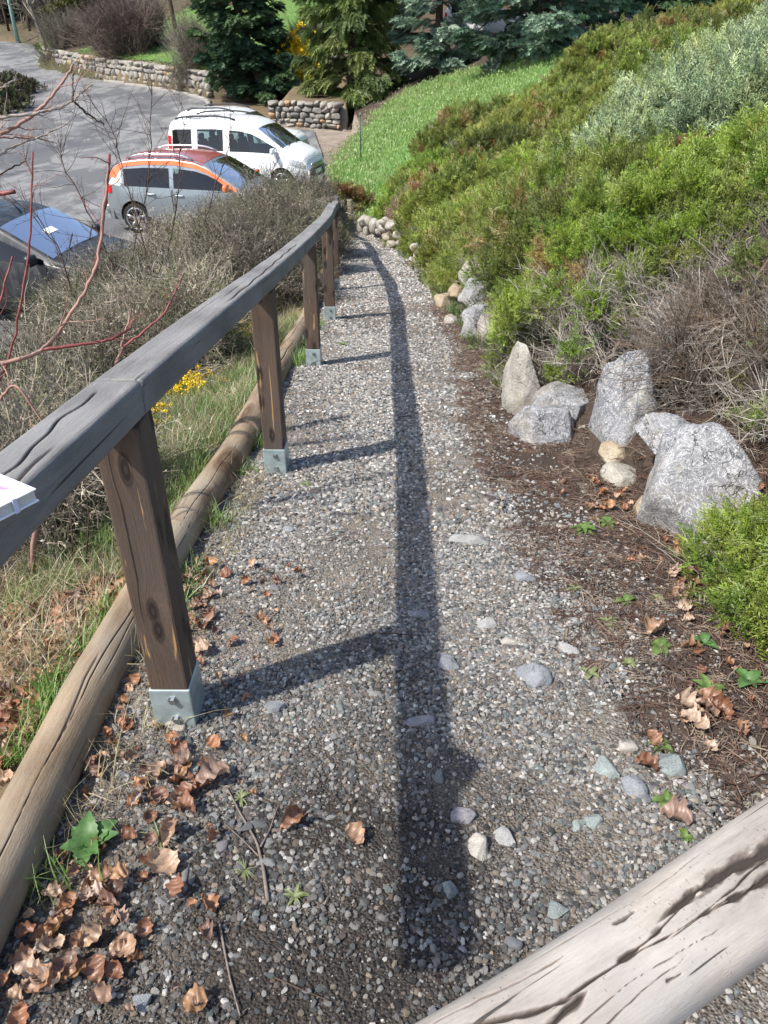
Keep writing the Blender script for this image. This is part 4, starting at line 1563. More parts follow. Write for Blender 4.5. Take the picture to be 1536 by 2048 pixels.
# grass along the right edge of the path
n = 260
y = np.concatenate([RNG.uniform(4.4, 9, n), RNG.uniform(9, 18, n)])
x = xr(y) - RNG.uniform(-.12, .16, 2 * n)
k = fbm(np.stack([y * 1.6, y * 0], -1), 2, 71) > -.1
sward('verge_grass', G_TUFT, x[k], y[k], RNG.uniform(.5, 1.2, k.sum()), GREEN * .8, 'short green grass tufts along the stones on the right edge of the path')
# lawn
n = 26000
x = RNG.uniform(-2.2, 11, n)
y = RNG.uniform(18.6, 38, n)
k = lawn_ok(x, y)
x, y = x[k], y[k]
f = fbm(np.stack([x * .5, y * .5], -1), 3, 80)
LG = np.array([(.19, .34, .07), (.23, .37, .085), (.27, .39, .1), (.31, .41, .14)])
dryp = fbm(np.stack([x * .9, y * .5], -1), 4, 83) > .22 + .4 * RNG.random(len(x))
o = sward('dry_grass', G_LAWN, x[dryp], y[dryp], RNG.uniform(.8, 1.4, dryp.sum()), STRAW * np.array([.8, 1., .8]), 'yellowish patches of dry grass in the sloping lawn')
x, y, f = x[~dryp], y[~dryp], f[~dryp]
o = sward('lawn_grass', G_LAWN, x, y, RNG.uniform(.7, 1.7, len(x)) * (1 + .5 * f), LG, 'bright green grass of the sloping lawn')
n = 1400
x = RNG.uniform(-2, 5, n)
y = RNG.uniform(29, 38, n)
k = lawn_ok(x + .6, y - .6) & ((y - 29) > x * .9 + RNG.normal(1, 1, n))
sward('dry_grass', G_LAWN, x[k], y[k], RNG.uniform(.7, 1.3, k.sum()), STRAW * .8, 'dry grass fringe at the upper left edge of the lawn')
n = 9000
x = RNG.uniform(-21, -1, n)
y = RNG.uniform(47, 74, n)
k = terrace_ok(x, y)
sward('terrace_grass', G_LAWN, x[k], y[k], RNG.uniform(.9, 1.8, k.sum()), LG * np.array([1.15, 1.0, 1.0]), 'green grass of the terrace lawn above the long stone wall')
n = 500
x = RNG.uniform(-31, -24, n)
y = np.interp(x, WALL_X, WALL_Y) + RNG.uniform(-.6, 2.5, n)
sward('roadside_grass', G_LAWN, x, y, RNG.uniform(1, 2.6, n), LG, 'green roadside grass where the long stone wall begins')

# ------------------------------------------------------------------ small weeds
M['weed'] = tint_mat('weed_leaf_tint', .5, .2, 40, True)


def weed_mat(name, col):
    t = NT(name)
    c = t.coord()
    f = t.noise(c, 70, 4)
    cc = t.ramp(f, [(.3, tuple(v * .75 for v in col)), (.7, tuple(v * 1.25 for v in col))])
    return t.leaf(cc, .3, .04, .5)


WEED_G = weed_mat('weed_green', (.12, .19, .05))
WEED_B = weed_mat('broad_weed_green', (.09, .185, .055))
WEED_D = weed_mat('weed_dull', (.2, .23, .1))


def leaf_blade(L, W, bend, nu=7, nv=5, serr=0.):
    u = np.linspace(0, 1, nu)
    v = np.linspace(-1, 1, nv)
    wd = np.sin(np.pi * np.clip(u, .02, .99) ** .75) ** .8 * W
    U, Vv = np.meshgrid(u, v, indexing='ij')
    X = U * L
    Y = Vv * wd[:, None] * (1 + serr * (np.arange(nu) % 2)[:, None])
    Z = bend * L * (U * 1.0 - U ** 2 * 1.1) + np.abs(Vv) * wd[:, None] * .35 + .01 * L * np.sin(U * 20)
    return np.stack([X, Y, Z], -1).reshape(-1, 3), grid_faces(nu, nv)


def rosette(p, n, L, W, mat, label, cat='weed', name='weed', group=None, bend=.6, parts=False, serr=0., up=.25):
    base = np.array([p[0], p[1], gz(p[0], p[1])])
    root = thing(name, label, cat, base, group)
    g = np.random.default_rng(int(abs(p[0] * 1000 + p[1] * 77)) % 99999)
    mb = MB()
    for i in range(n):
        a = i * 2.4 + g.uniform(-.3, .3)
        l = L * (g.uniform(.75, 1.1) if parts else g.uniform(.35, 1.15))
        a += 0 if parts else g.normal(0, .5)
        V, Fc = leaf_blade(l, W * l / L * g.uniform(.85, 1.15), bend * g.uniform(.6, 1.3), serr=serr, nu=13 if parts else 7)
        V = V @ roty(-up * g.uniform(.3, 1.4)).T @ rotz(a).T + base + [0, 0, .004]
        if parts:
            obj('leaf', V, Fc, mat, root)
        else:
            mb.add(V, Fc)
    if not parts:
        mb.build('leaves', mat, root)
    return root


rosette(on_ground(178, 1700), 7, .072, .02, WEED_B, 'broad leaved bright green weed growing between the near log and the dead leaves', parts=True, serr=.18, up=.5)
for px, py, n, L, W, mt, lab in [
    (1165, 1062, 22, .075, .013, WEED_G, 'bright green leafy patch of weed on the soil left of the largest boulder'), (1215, 1048, 18, .065, .012, WEED_G, 'paler part of the weed patch nearest the ochre rock'),
    (1215, 1250, 11, .06, .008, WEED_D, 'star shaped yellowish rosette on the bare brown soil'), (1148, 1180, 9, .05, .006, WEED_D, 'withered grey rosette at the upper edge of the soil'),
    (1250, 1205, 10, .055, .012, WEED_G, 'green rosette just above the star shaped one'), (1308, 1200, 9, .05, .011, WEED_D, 'dull rosette beside the tan leaves'),
    (1405, 1290, 9, .085, .02, WEED_B, 'broad leaved weed with upright leaves beside the near juniper'), (1320, 1300, 10, .065, .016, WEED_G, 'low purple stemmed weed with oval leaves'),
    (1415, 1385, 10, .07, .012, WEED_G, 'narrow leaved green rosette among the tan dead leaves'), (1495, 1365, 10, .09, .024, WEED_B, 'large round leaved weed at the right edge under the juniper'),
    (1330, 1605, 10, .05, .01, WEED_G, 'small green rosette next to the pale log'), (1368, 1678, 6, .035, .01, WEED_G, 'tiny green seedling right against the pale log'),
    (1180, 1352, 9, .045, .008, WEED_D, 'small yellowish weed where gravel meets soil'), (1320, 1495, 8, .045, .009, WEED_G, 'little pale green weed in the middle of the needles'),
    (1255, 1330, 7, .035, .007, WEED_D, 'tiny weed near the lone pale tan leaf'), (985, 745, 26, .16, .008, WEED_G, 'dark green strappy plant at the foot of the tall cream rock'), (945, 700, 18, .1, .006, WEED_D, 'thin grass like tuft below the middle rock group'),
    (612, 972, 9, .05, .007, WEED_D, 'small flat weed on the gravel right of the second post'), (685, 692, 12, .07, .008, WEED_G, 'green weed tuft on the gravel past the third post'),
    (475, 952, 12, .07, .016, WEED_G, 'leafy weed leaning against the second log'), (482, 1600, 9, .035, .003, WEED_D, 'small spindly weed at the tip of the forked twig'),
    (590, 1800, 14, .04, .004, WEED_D, 'ferny grey green weed on the near gravel left of the twig'), (490, 1745, 16, .04, .0015, WEED_D, 'dry tuft of fine moss like grass left of the forked twig'),
    (320, 1680, 18, .07, .002, WEED_D, 'dry tuft of fine grass right of the broad leaved weed')]:
    rosette(on_ground(px, py), n + n // 2, L * (.6 if mt is WEED_B else .75), W * (.6 if mt is WEED_B else .85), mt, lab, up=.1 if L < .07 else .3)

# ------------------------------------------------------------------ cars
GLASS = NT('car_glass')


def glass(t, tint, refl=1.):
    fr = t.n('ShaderNodeFresnel', {'IOR': 1.5}).outputs[0]
    a = t.n('ShaderNodeBsdfTransparent', {'Color': tint})
    b = t.n('ShaderNodeBsdfGlossy', {'Color': (.95, .9, .92), 'Roughness': .02})
    m = t.n('ShaderNodeMixShader', {0: t.math('MULTIPLY', fr, refl, True), 1: a.outputs[0], 2: b.outputs[0]})
    t.t.links.new(m.outputs[0], t.out.inputs[0])
    return t.m


M['glass'] = glass(GLASS, (.42, .52, .5), 1.2)
M['windscreen'] = glass(NT('windscreen'), (.5, .54, .56), .85)
M['seat_cloth'] = plain('seat_cloth', (.03, .032, .036), .9, .2)
M['dash'] = plain('dashboard', (.035, .035, .038), .8, .2)
M['tyre'] = plain('tyre', (.02, .02, .02), .9, .2)
M['rim'] = plain('rim', (.35, .36, .37), .35, .5, .7)
M['black_trim'] = plain('black_trim', (.022, .022, .024), .6, .4)
M['lamp_glass'] = NT('lamp_glass').finish((.5, .53, .54), .12, None, .6)
M['red_lamp'] = NT('red_lamp').finish((.45, .012, .015), .15, None, .6)
M['chrome'] = plain('chrome', (.6, .6, .62), .15, .5, .9, .05)


def paint(name, col, metal=0., rough=.3, coat=.6):
    t = NT(name)
    c = t.coord()
    f = t.noise(c, 3, 4)
    dust = t.ramp(t.noise(t.map(c, (1, 1, .4)), 9, 5, .7), [(.45, 0.), (.75, .16)])
    cc = t.mix(dust, t.ramp(f, [(.3, tuple(v * .96 for v in col)), (.7, tuple(min(1, v * 1.04) for v in col))]), (.42, .4, .37))
    return t.finish(cc, rough, None, .5, metal, **{'Coat Weight': coat, 'Coat Roughness': .06})


class Car:
    def __init__(s, name, label, loc, yaw, top, belt, W, wheels, wr, sill, tumble, mats, cat='car'):
        s.top = np.array(top, float)
        s.belt = np.array(belt, float)
        s.x0, s.x1 = s.top[0, 0], s.top[-1, 0]
        s.W, s.wheels, s.wr, s.sill, s.tumble = W, wheels, wr, sill, tumble
        s.Rz = rotz(yaw)
        s.loc = np.asarray(loc, float)
        s.root = thing(name, label, cat, loc)
        s.root['kind'] = 'thing'
        s.mats = mats
        xs = np.linspace(s.x0, s.x1, 400)
        z = np.interp(xs, s.top[:, 0], s.top[:, 1])
        kern = np.hanning(17)
        kern /= kern.sum()
        zz = np.convolve(np.pad(z, 8, 'edge'), kern, 'valid')
        zz[:3] = z[:3]
        zz[-3:] = z[-3:]
        s._xs, s._zt = xs, zz

    def zt(s, x):
        return np.interp(x, s._xs, s._zt)

    def zb(s, x):
        return np.minimum(np.interp(x, s.belt[:, 0], s.belt[:, 1]), s.zt(x) - .05)

    def w(s, x):
        c, h = (s.x0 + s.x1) / 2, (s.x1 - s.x0) / 2
        u = np.abs((x - c) / h)
        return s.W / 2 * (1 - .05 * u ** 3 - .19 * np.clip((u - .72) / .28, 0, 1) ** 2.2)

    def wt(s, x):
        return .97 * s.w(x) - s.tumble * (s.zt(x) - s.zb(x)) - .02

    def side_y(s, x, z):
        f = np.clip((z - s.zb(x)) / (s.zt(x) - .06 - s.zb(x) + 1e-6), 0, 1)
        up = .97 * s.w(x) + (s.wt(x) - .97 * s.w(x)) * f ** 1.15
        g = np.clip((z - s.sill) / (s.zb(x) - s.sill), 0, 1)
        lo = s.w(x) * np.interp(g, [0, .2, .5, .8, 1], [.94, .985, 1., .995, .97])
        return np.where(z < s.zb(x), lo, up)

    def tr(s, V):
        return np.asarray(V, float) @ s.Rz.T + s.loc

    def part(s, name, V, Fc, mat, parent=None, smooth_=True):
        return obj(name, s.tr(V), Fc, mat, parent or s.root, smooth_)

    def section(s, x):
        zbot = s.sill + .0
        for xw in s.wheels:
            Ra = s.wr + .05
            if abs(x - xw) < Ra:
                zbot = max(zbot, s.wr + math.sqrt(Ra * Ra - (x - xw) ** 2))
        zb, zt, w, wt = float(s.zb(x)), float(s.zt(x)), float(s.w(x)), float(s.wt(x))
        zbot = min(zbot, zb - .06)
        P = []
        for f in (0, .12, .3, .5, .7, .86, 1):
            z = zbot + (zb - zbot) * f
            P.append((float(s.side_y(x, z)), z))
        for f in (.06, .25, .5, .75, 1.):
            z = zb + (zt - .06 - zb) * f
            P.append((.97 * w + (wt - .97 * w) * f ** 1.15, z))
        P += [(wt - .018, zt - .03), (wt - .055, zt - .008), (wt * .8, zt + .008), (wt * .5, zt + .022), (wt * .2, zt + .03), (0, zt + .032)]
        return P

    def body(s, win=(), screen=None):
        xs = np.unique(np.concatenate([np.linspace(s.x0, s.x1, 90)] + [np.linspace(xw - s.wr - .05, xw + s.wr + .05, 25) for xw in s.wheels]))
        S = [s.section(x) for x in xs]
        k = len(S[0])
        V = []
        for x, P in zip(xs, S):
            V += [(x, y, z) for y, z in P] + [(x, -y, z) for y, z in P[-2::-1]]
        kk = 2 * k - 1
        allf = [tuple(f) for f in grid_faces(len(xs), kk).tolist()]
        Fc, wins = [], {}
        for n_, f in enumerate(allf):
            i, j = divmod(n_, kk - 1)
            xm = (xs[i] + xs[i + 1]) / 2
            jj = min(j, kk - 2 - j)
            hit = None
            if 7 <= jj <= 9:
                for q, (a, b) in enumerate(win):
                    if a < xm < b:
                        hit = (q, j < k)
            if screen and jj >= 14 and screen[1] + .04 < xm < screen[0] - .04:
                continue
            if hit is not None:
                wins.setdefault(hit, []).append(f)
            else:
                Fc.append(f)
        VV = np.array(V)
        for fl in wins.values():
            used = np.unique(np.array(fl))
            re_ = {int(u): n_ for n_, u in enumerate(used)}
            s.part('window', VV[used], [tuple(re_[q] for q in f) for f in fl], M['glass'])
        # seats, dashboard and floor seen through the panes
        zf = s.sill + .25
        for xx in (.05, -.85):
            for yy in (.36, -.36):
                mb = MB()
                mb.add(*box((xx, yy, zf + .12), (.5, .48, .2), None, .05))
                mb.add(*box((xx - .26, yy, zf + .42), (.14, .46, .62), roty(-.2), .05))
                mb.add(*box((xx - .33, yy, zf + .80), (.1, .24, .17), None, .04))
                s.part('seat', mb.verts(), mb.F, M['seat_cloth'], None, False)
        if screen:
            s.part('dashboard', *box((screen[0] - .28, 0, float(s.zb(screen[0])) - .12), (.5, s.W * .8, .24), None, .06), M['dash'], None, False)
        s.part('cabin_floor', *box(((s.x0 + s.x1) / 2 - .2, 0, zf), ((s.x1 - s.x0) * .72, s.W * .8, .04)), M['seat_cloth'], None, False)
        Fc += [tuple(range(kk)), tuple((len(xs) - 1) * kk + j for j in range(kk))[::-1]]
        s.bodyo = s.part('body', V, Fc, s.mats['paint'])
        V, Fc = box(((s.x0 + s.x1) / 2, 0, s.sill + .16), ((s.x1 - s.x0) * .93, s.W * .86, .3), None, .02)
        s.part('underbody', V, Fc, M['black_trim'], None, False)

    def panel(s, name, xa, xb, zlo, zhi, mat, side=1, off=.006, parent=None, nx=14, nz=7, round_=.0):
        xs = np.linspace(xa, xb, nx)
        V = []
        for i, x in enumerate(xs):
            lo = zlo(x) if callable(zlo) else zlo
            hi = zhi(x) if callable(zhi) else zhi
            e = 0.
            d = min(i, nx - 1 - i) / (nx - 1) * (xb - xa)
            if round_ and d < round_:
                e = round_ - math.sqrt(max(round_ ** 2 - (round_ - d) ** 2, 0))
            lo, hi = lo + e * .8, hi - e * .8
            if hi < lo:
                lo = hi = (lo + hi) / 2
            for z in np.linspace(lo, hi, nz):
                V.append((x, side * (float(s.side_y(x, z)) + off), z))
        Fc = [tuple(f) if side < 0 else tuple(f)[::-1] for f in grid_faces(nx, nz).tolist()]
        return s.part(name, V, Fc, mat, parent)

    def top_panel(s, name, xa, xb, wf, mat, off=.006, nx=12, ny=13, parent=None, taper=0.):
        V = []
        for i, x in enumerate(np.linspace(xa, xb, nx)):
            f = wf + taper * i / (nx - 1)
            for u in np.linspace(-1, 1, ny):
                y = u * f * float(s.wt(x))
                V.append((x, y, float(s.zt(x)) + np.interp(abs(u * f), [0, .2, .5, .8, .93, 1], [.032, .03, .022, .008, -.006, -.04]) + off))
        Fc = [tuple(f) for f in grid_faces(nx, ny).tolist()]
        return s.part(name, V, Fc, mat, parent)

    def wheel(s, xw, side):
        y = side * (s.W / 2 - .12)
        prof = [(.5, .11), (.72, .115), (.93, .10), (1., .06), (1., -.06), (.93, -.1), (.6, -.1)]
        n = 28
        V = []
        for a in np.linspace(0, 2 * np.pi, n, endpoint=False):
            for r_, o_ in prof:
                V.append((xw + math.cos(a) * r_ * s.wr, y + side * o_, s.wr + math.sin(a) * r_ * s.wr))
        k = len(prof)
        Fc = []
        for i in range(n):
            for j in range(k - 1):
                Fc.append((i * k + j, i * k + j + 1, ((i + 1) % n) * k + j + 1, ((i + 1) % n) * k + j))
        wh = bpy.data.objects.new('wheel', None)
        wh.empty_display_size = .1
        put(wh, s.root)
        wh.location = Vector(s.tr([(xw, y, s.wr)])[0] - s.loc)
        s.part('tyre', V, Fc, M['tyre'], wh)
        mb = MB()
        V, Fc = tube([(xw, y + side * .04, s.wr), (xw, y + side * .075, s.wr)], s.wr * .22, 16)
        mb.add(V, Fc)
        for q in range(5):
            a = q * 2 * math.pi / 5 + .3
            P = [(xw + math.cos(a) * r_ * s.wr, y + side * o_, s.wr + math.sin(a) * r_ * s.wr) for r_, o_ in ((.15, .07), (.7, .1))]
            mb.add(*tube(P, [.03, .042], 6))
        ring = [(xw + math.cos(a) * .68 * s.wr, y + side * .1, s.wr + math.sin(a) * .68 * s.wr) for a in np.linspace(0, 2 * np.pi, 29)]
        mb.add(*tube(ring, .022, 6))
        s.part('rim', mb.verts(), mb.F, M['rim'], wh)

    def ell(s, name, c, r, mat, parent=None, sub=3):
        V, Fc = ico(sub)
        V = np.sign(V) * np.abs(V) ** .8
        return s.part(name, V * np.array(r) + np.array(c), Fc.tolist(), mat, parent)

    def common(s, head=(.12, .12, .1), head_z=.0, plate=True, rails=True, screen=(1.0, .4), rear_screen=None):
        for xw in s.wheels:
            for side in (1, -1):
                s.wheel(xw, side)
        xf_ = s.x1
        for side in (1, -1):
            x = xf_ - .22
            z = float(s.zt(x)) - .12 + head_z
            h = s.panel('headlight', xf_ - .52, xf_ - .10, lambda q: float(s.zb(q)) - .17, lambda q: float(s.zb(q)) - .03, M['lamp_glass'], side, .012, None, 12, 5, .06)
            V, Fc = box((screen[0] - .22, side * (float(s.w(screen[0])) + .10), float(s.zb(screen[0])) + .09), (.1, .2, .15), None, .04)
            s.part('mirror', V, Fc, s.mats.get('mirror', s.mats['paint']), None)
            s.panel('tail_light', s.x0 + .06, s.x0 + .19, lambda q: float(s.zb(q)) - .14 + s.mats.get('tail', 0) * .0, lambda q: float(s.zb(q)) + s.mats.get('tail', .1), M['red_lamp'], side, .012, None, 6, 8)
            if rails:
                xs = np.linspace(rails[0], rails[1], 14)
                P = [(x, side * (float(s.wt(x)) - .05), float(s.zt(x)) + .06 - .05 * (abs((x - (rails[0] + rails[1]) / 2) / ((rails[1] - rails[0]) / 2)) ** 6)) for x in xs]
                s.part('roof_rail', *tube(P, .022, 8), s.mats.get('rail', M['black_trim']))
        s.top_panel('windscreen', screen[1], screen[0], .93, M['windscreen'], .006, 10, 13)
        z0 = s.sill + .1
        V, Fc = box((xf_ - .03, 0, z0 + .08), (.14, s.W * .62, .16), None, .03)
        s.part('lower_grille', V, Fc, M['black_trim'])
        mb = MB()
        for q in range(3):
            V, Fc = box((xf_ - .005, 0, z0 + .27 + q * .045), (.05, s.W * .5, .022), None, .006)
            mb.add(V, Fc)
        s.part('grille', mb.verts(), mb.F, M['chrome'])
        V, Fc = box((xf_ + .035, 0, z0 + .14), (.02, .5, .11), None, .004)
        s.part('number_plate', V, Fc, plain('plate', (.75, .75, .72), .5))
        V, Fc = box((s.x0 - .01, 0, s.sill + .2), (.1, s.W * .78, .18), None, .03)
        s.part('rear_bumper', V, Fc, s.mats['paint'])
        # wiper arms at the foot of the screen
        mb = MB()
        for yy in (-.35, .25):
            xa = screen[0] + .02
            mb.add(*tube([(xa, yy, float(s.zt(xa)) + .045), (xa - .12, yy + .3, float(s.zt(xa - .12)) + .045), (xa - .2, yy + .5, float(s.zt(xa - .2)) + .03)], .009, 5))
        s.part('wiper', mb.verts(), mb.F, M['black_trim'])


def doors(c, spans, zlo=.36, handle=True):
    for side in (1, -1):
        for xa, xb in spans:
            d = c.panel('door', xa, xb, zlo, lambda q: float(c.zb(q)) - .005, c.mats['paint'], side, .005, None, 12, 9, .03)
            x = xa + .16
            z = float(c.zb(x)) - .10
            V, Fc = box((x, side * (float(c.side_y(x, z)) + .022), z), (.19, .03, .032), None, .01)
            c.part('handle', V, Fc, c.mats.get('handle', c.mats['paint']), d)
            # dark shut line
            xs = [xa, xb]
            mb = MB()
            for xx in xs:
                P = [(xx, side * (float(c.side_y(xx, zz)) + .002), zz) for zz in np.linspace(zlo, float(c.zb(xx)), 7)]
                mb.add(*tube(P, .006, 5))
            c.part('shut_line', mb.verts(), mb.F, M['black_trim'], d)


white = paint('white_paint', (.80, .82, .82))
# --- white high roofed van
vx, vy = -3.92, 24.0
van = Car('parked_van', 'white high roofed small van with black roof rails, parked beyond the orange roofed car', (vx, vy, float(zl(vy))), R(-14),
          [(-2.10, .62), (-2.10, 1.05), (-2.05, 1.45), (-1.95, 1.68), (-1.75, 1.765), (-.6, 1.82), (.2, 1.78), (.52, 1.70), (.74, 1.585), (1.42, 1.13), (1.6, 1.07), (1.92, .95), (2.05, .82), (2.1, .62)],
          [(-2.1, 1.0), (0, .98), (1.4, 1.0), (2.1, .8)], 1.83, (-1.32, 1.36), .315, .27, .13, {'paint': white, 'tail': .36}, 'van')
van.body([(-1.88, -1.24), (-1.08, -.30), (-.14, 1.22)], (1.40, .70))
doors(van, [(-1.14, -.22), (-.2, 1.05)])
van.common(rails=(-1.75, .05), screen=(1.40, .70))

# --- silver crossover with dark red roof and orange pillars
silver = paint('silver_blue_paint', (.25, .28, .30), .5, .34)
orange = paint('orange_paint', (.75, .15, .025))
redroof = paint('dark_red_roof', (.36, .075, .045), .2, .3)
ox, oy = -3.92, 17.95
ora = Car('parked_car', 'silver hatchback with a dark red roof and bright orange roof pillars, behind the bare shrubs', (ox, oy, float(zl(oy))), R(-11),
          [(-1.98, .62), (-1.97, .92), (-1.90, 1.08), (-1.74, 1.34), (-1.5, 1.46), (-1.0, 1.52), (-.3, 1.53), (.15, 1.48), (.42, 1.39), (1.12, 1.0), (1.3, .95), (1.75, .86), (1.93, .74), (1.99, .58)],
          [(-2, .95), (0, .92), (1.2, .93), (2, .78)], 1.75, (-1.27, 1.3), .32, .26, .2, {'paint': silver, 'tail': .03, 'rail': M['chrome'], 'mirror': orange})
ora.body([(-1.45, -.42), (-.31, 1.0)], (1.10, .40))
ora.top_panel('roof', -1.62, .32, .99, redroof, .006, 22, 15)
ora.top_panel('rear_spoiler', -1.86, -1.625, .98, redroof, .012, 6, 13)
for side in (1, -1):
    ora.panel('pillar_band', -1.80, 1.06, lambda q: max(float(ora.zt(q)) - .135, float(ora.zb(q))) - (.16 if q < -1.5 else 0) * (1 - abs(q + 1.65) / .16 if abs(q + 1.65) < .16 else 0), lambda q: float(ora.zt(q)) - .055, orange, side, .009, None, 40, 4)
    ora.panel('rear_panel', -1.86, -1.5, lambda q: float(ora.zb(q)) + .03, lambda q: float(ora.zt(q)) - .17, paint('pale_quarter', (.6, .62, .62)), side, .007, None, 8, 4, .04)
doors(ora, [(-1.0, -.38), (-.36, .98)])
ora.common(rails=(-1.35, .1), screen=(1.10, .40))

# --- farthest white car
sx, sy = -4.75, 28.3
suv = Car('parked_car', 'white compact off roader, the farthest parked car, in front of the short rusty stone wall', (sx, sy, float(zl(sy))), R(-12),
          [(-2.15, .7), (-2.13, 1.05), (-1.98, 1.36), (-1.78, 1.58), (-1.4, 1.65), (-.4, 1.68), (.1, 1.63), (.36, 1.53), (1.02, 1.13), (1.2, 1.07), (1.85, .98), (2.08, .87), (2.15, .65)],
          [(-2.2, 1.05), (0, 1.02), (1.1, 1.04), (2.2, .9)], 1.8, (-1.33, 1.34), .34, .32, .16, {'paint': white, 'tail': .08})
suv.body([(-1.75, -.5), (-.38, .9)], (1.0, .35))
doors(suv, [(-1.3, -.44), (-.42, .95)])
suv.common(rails=(-1.5, .1), screen=(1.0, .35))

# --- dark car at the left
dk = paint('dark_grey_paint', (.012, .014, .018), 0., .45, .12)
dx, dy = -5.42, 11.78
drk = Car('parked_car', 'dark grey car at the left edge with a pale card behind its windscreen', (dx, dy, float(zl(dy))), R(-10),
          [(-1.98, .6), (-1.97, .92), (-1.85, 1.1), (-1.55, 1.36), (-1.2, 1.43), (-.4, 1.46), (0, 1.42), (.25, 1.34), (1.0, .97), (1.16, .93), (1.75, .82), (1.95, .7), (2.03, .55)],
          [(-2, .95), (0, .92), (1.1, .9), (2, .74)], 1.74, (-1.25, 1.3), .31, .24, .22, {'paint': dk, 'tail': .03})
drk.body([(-1.45, -.42), (-.31, .88)], (.98, .22))
doors(drk, [(-1.0, -.38), (-.36, .9)])
drk.common(rails=None, screen=(.98, .22))
P = drk.tr([(.15, .0, float(drk.zt(.15)) + .03), (-.02, .03, float(drk.zt(-.02)) + .16), (-.2, .06, float(drk.zt(-.2)) + .26)])
obj('aerial', *tube(P, [.012, .006, .004], 6), M['black_trim'], drk.root)
V = []
for x, y in ((.66, .12), (.66, -.12), (.56, -.12), (.56, .12)):
    V.append((x, y - .1, float(drk.zt(x)) + .044))
V += [(x, y, z + .002) for x, y, z in V]
drk.part('windscreen_card', V, [(3, 2, 1, 0), (4, 5, 6, 7), (0, 1, 5, 4), (1, 2, 6, 5), (2, 3, 7, 6), (3, 0, 4, 7)], plain('card', (.8, .82, .78), .6), None, False)

# --- white vehicle and house glimpsed behind the blue spruce
hp = at_y(985, 62, 47.0)
hz = gz(hp[0], 47.5)
hs = thing('house', 'brown house wall with a dark doorway and a cream pillar, glimpsed between the blue spruces', 'house', (hp[0], 48.0, hz))
hs['kind'] = 'thing'
V, Fc = box((hp[0] + .4, 48.6, hz + 2.2), (9, .4, 5), None, .02)
obj('wall', V, Fc, plain('brown_render', (.2, .15, .11), .9, .2, 0, .15, 3), hs, False)
V, Fc = box((hp[0] - .15, 48.36, hz + 1.7), (1.5, .1, 3.4), None, .01)
obj('door', V, Fc, plain('dark_door', (.05, .04, .035), .6), hs, False)
V, Fc = box((hp[0] - 1.15, 48.2, hz + 2.0), (.42, .42, 4.2), None, .02)
obj('pillar', V, Fc, plain('cream_render', (.6, .52, .38), .9, .2, 0, .1, 6), hs, False)
cx_, cy_ = at_y(965, 108, 42.5)[:2]
cz_ = at_y(965, 130, 42.5)[2]
hid = Car('parked_car', 'white car half hidden behind the blue spruce in front of the brown house', (cx_ + .3, cy_, gz(cx_ + .3, cy_)), R(-25),
          [(-2.1, .7), (-2.08, 1.05), (-1.9, 1.3), (-1.7, 1.48), (-1.3, 1.56), (-.4, 1.58), (.1, 1.53), (.36, 1.44), (1.0, 1.06), (1.2, 1.0), (1.85, .92), (2.05, .82), (2.1, .62)],
          [(-2.2, 1.0), (0, .97), (1.1, .98), (2.2, .85)], 1.8, (-1.3, 1.32), .33, .28, .18, {'paint': white, 'tail': .05})
hid.body([(-1.7, -.5), (-.38, .9)], (1.0, .35))
hid.common(rails=(-1.5, .1), screen=(1.0, .35))

# ------------------------------------------------------------------ foliage pieces
M['juniper'] = tint_mat('juniper_leaf', .6, .22, 25, True, .3, .07, stem=(.12, .085, .055))
M['needle'] = tint_mat('conifer_leaf', .6, .3, 6, True, .18, .05, stem=(.05, .04, .03))
M['bare'] = tint_mat('bare_twig', .85, .3, 18)
M['bark'] = plain('bark', (.075, .055, .042), .95, .15, 0, .45, 14, .8)
M['grey_bark'] = plain('grey_bark', (.2, .17, .145), .95, .15, 0, .45, 25, .8)


def spindle(a, b, r, mid=.4):
    a, b = np.asarray(a, float), np.asarray(b, float)
    d = b - a
    L = np.linalg.norm(d) + 1e-9
    d = d / L
    n = np.cross(d, [.2, .3, 1.])
    n /= np.linalg.norm(n) + 1e-9
    m = np.cross(d, n)
    c = a + d * L * mid
    V = [a] + [c + r * (math.cos(t) * n + math.sin(t) * m) for t in (0, 2.094, 4.189)] + [b]
    return np.array(V), [(0, 2, 1), (0, 3, 2), (0, 1, 3), (1, 2, 4), (2, 3, 4), (3, 1, 4)]


def juniper_sprig(seed, L=.12, arch=.25, wide=.40, r=.0018, nside=11, sub=6):
    g = np.random.default_rng(seed)
    mb = MB()

    def add(a, b, r_, t0, t1):
        V, Fc = spindle(a, b, r_)
        mb.add(V, Fc, tip=np.array([t0, (t0 + t1) / 2, (t0 + t1) / 2, (t0 + t1) / 2, t1]))
    ax = lambda f: np.array([L * f, 0.02 * L * math.sin(f * 5 + seed), arch * L * (f * .9 - f * f * 1.1)])
    for i in range(4):
        add(ax(i / 4), ax((i + 1) / 4 + .02), r * 1.1, i / 4, (i + 1) / 4)
    for i in range(nside):
        f = .14 + .82 * i / nside
        a = ax(f)
        sgn = 1 if i % 2 else -1
        ang = sgn * g.uniform(.5, .85)
        l = L * wide * (1.1 - f * .75) * g.uniform(.8, 1.2)
        el = g.uniform(-.15, .55)
        d = np.array([math.cos(ang) * math.cos(el), math.sin(ang) * math.cos(el), math.sin(el)])
        b = a + d * l
        add(a, b, r, f * .8, min(1, f + .3))
        for k in range(sub):
            h = .25 + .7 * k / sub
            p = a + d * l * h
            e = d + g.normal(0, .55, 3)
            e /= np.linalg.norm(e)
            add(p, p + e * l * .42 * (1.1 - h * .5), r * .9, .4, 1.)
    return mesh_data('sprig', mb.verts(), mb.F, M['juniper'], False, None, mb.attrs())


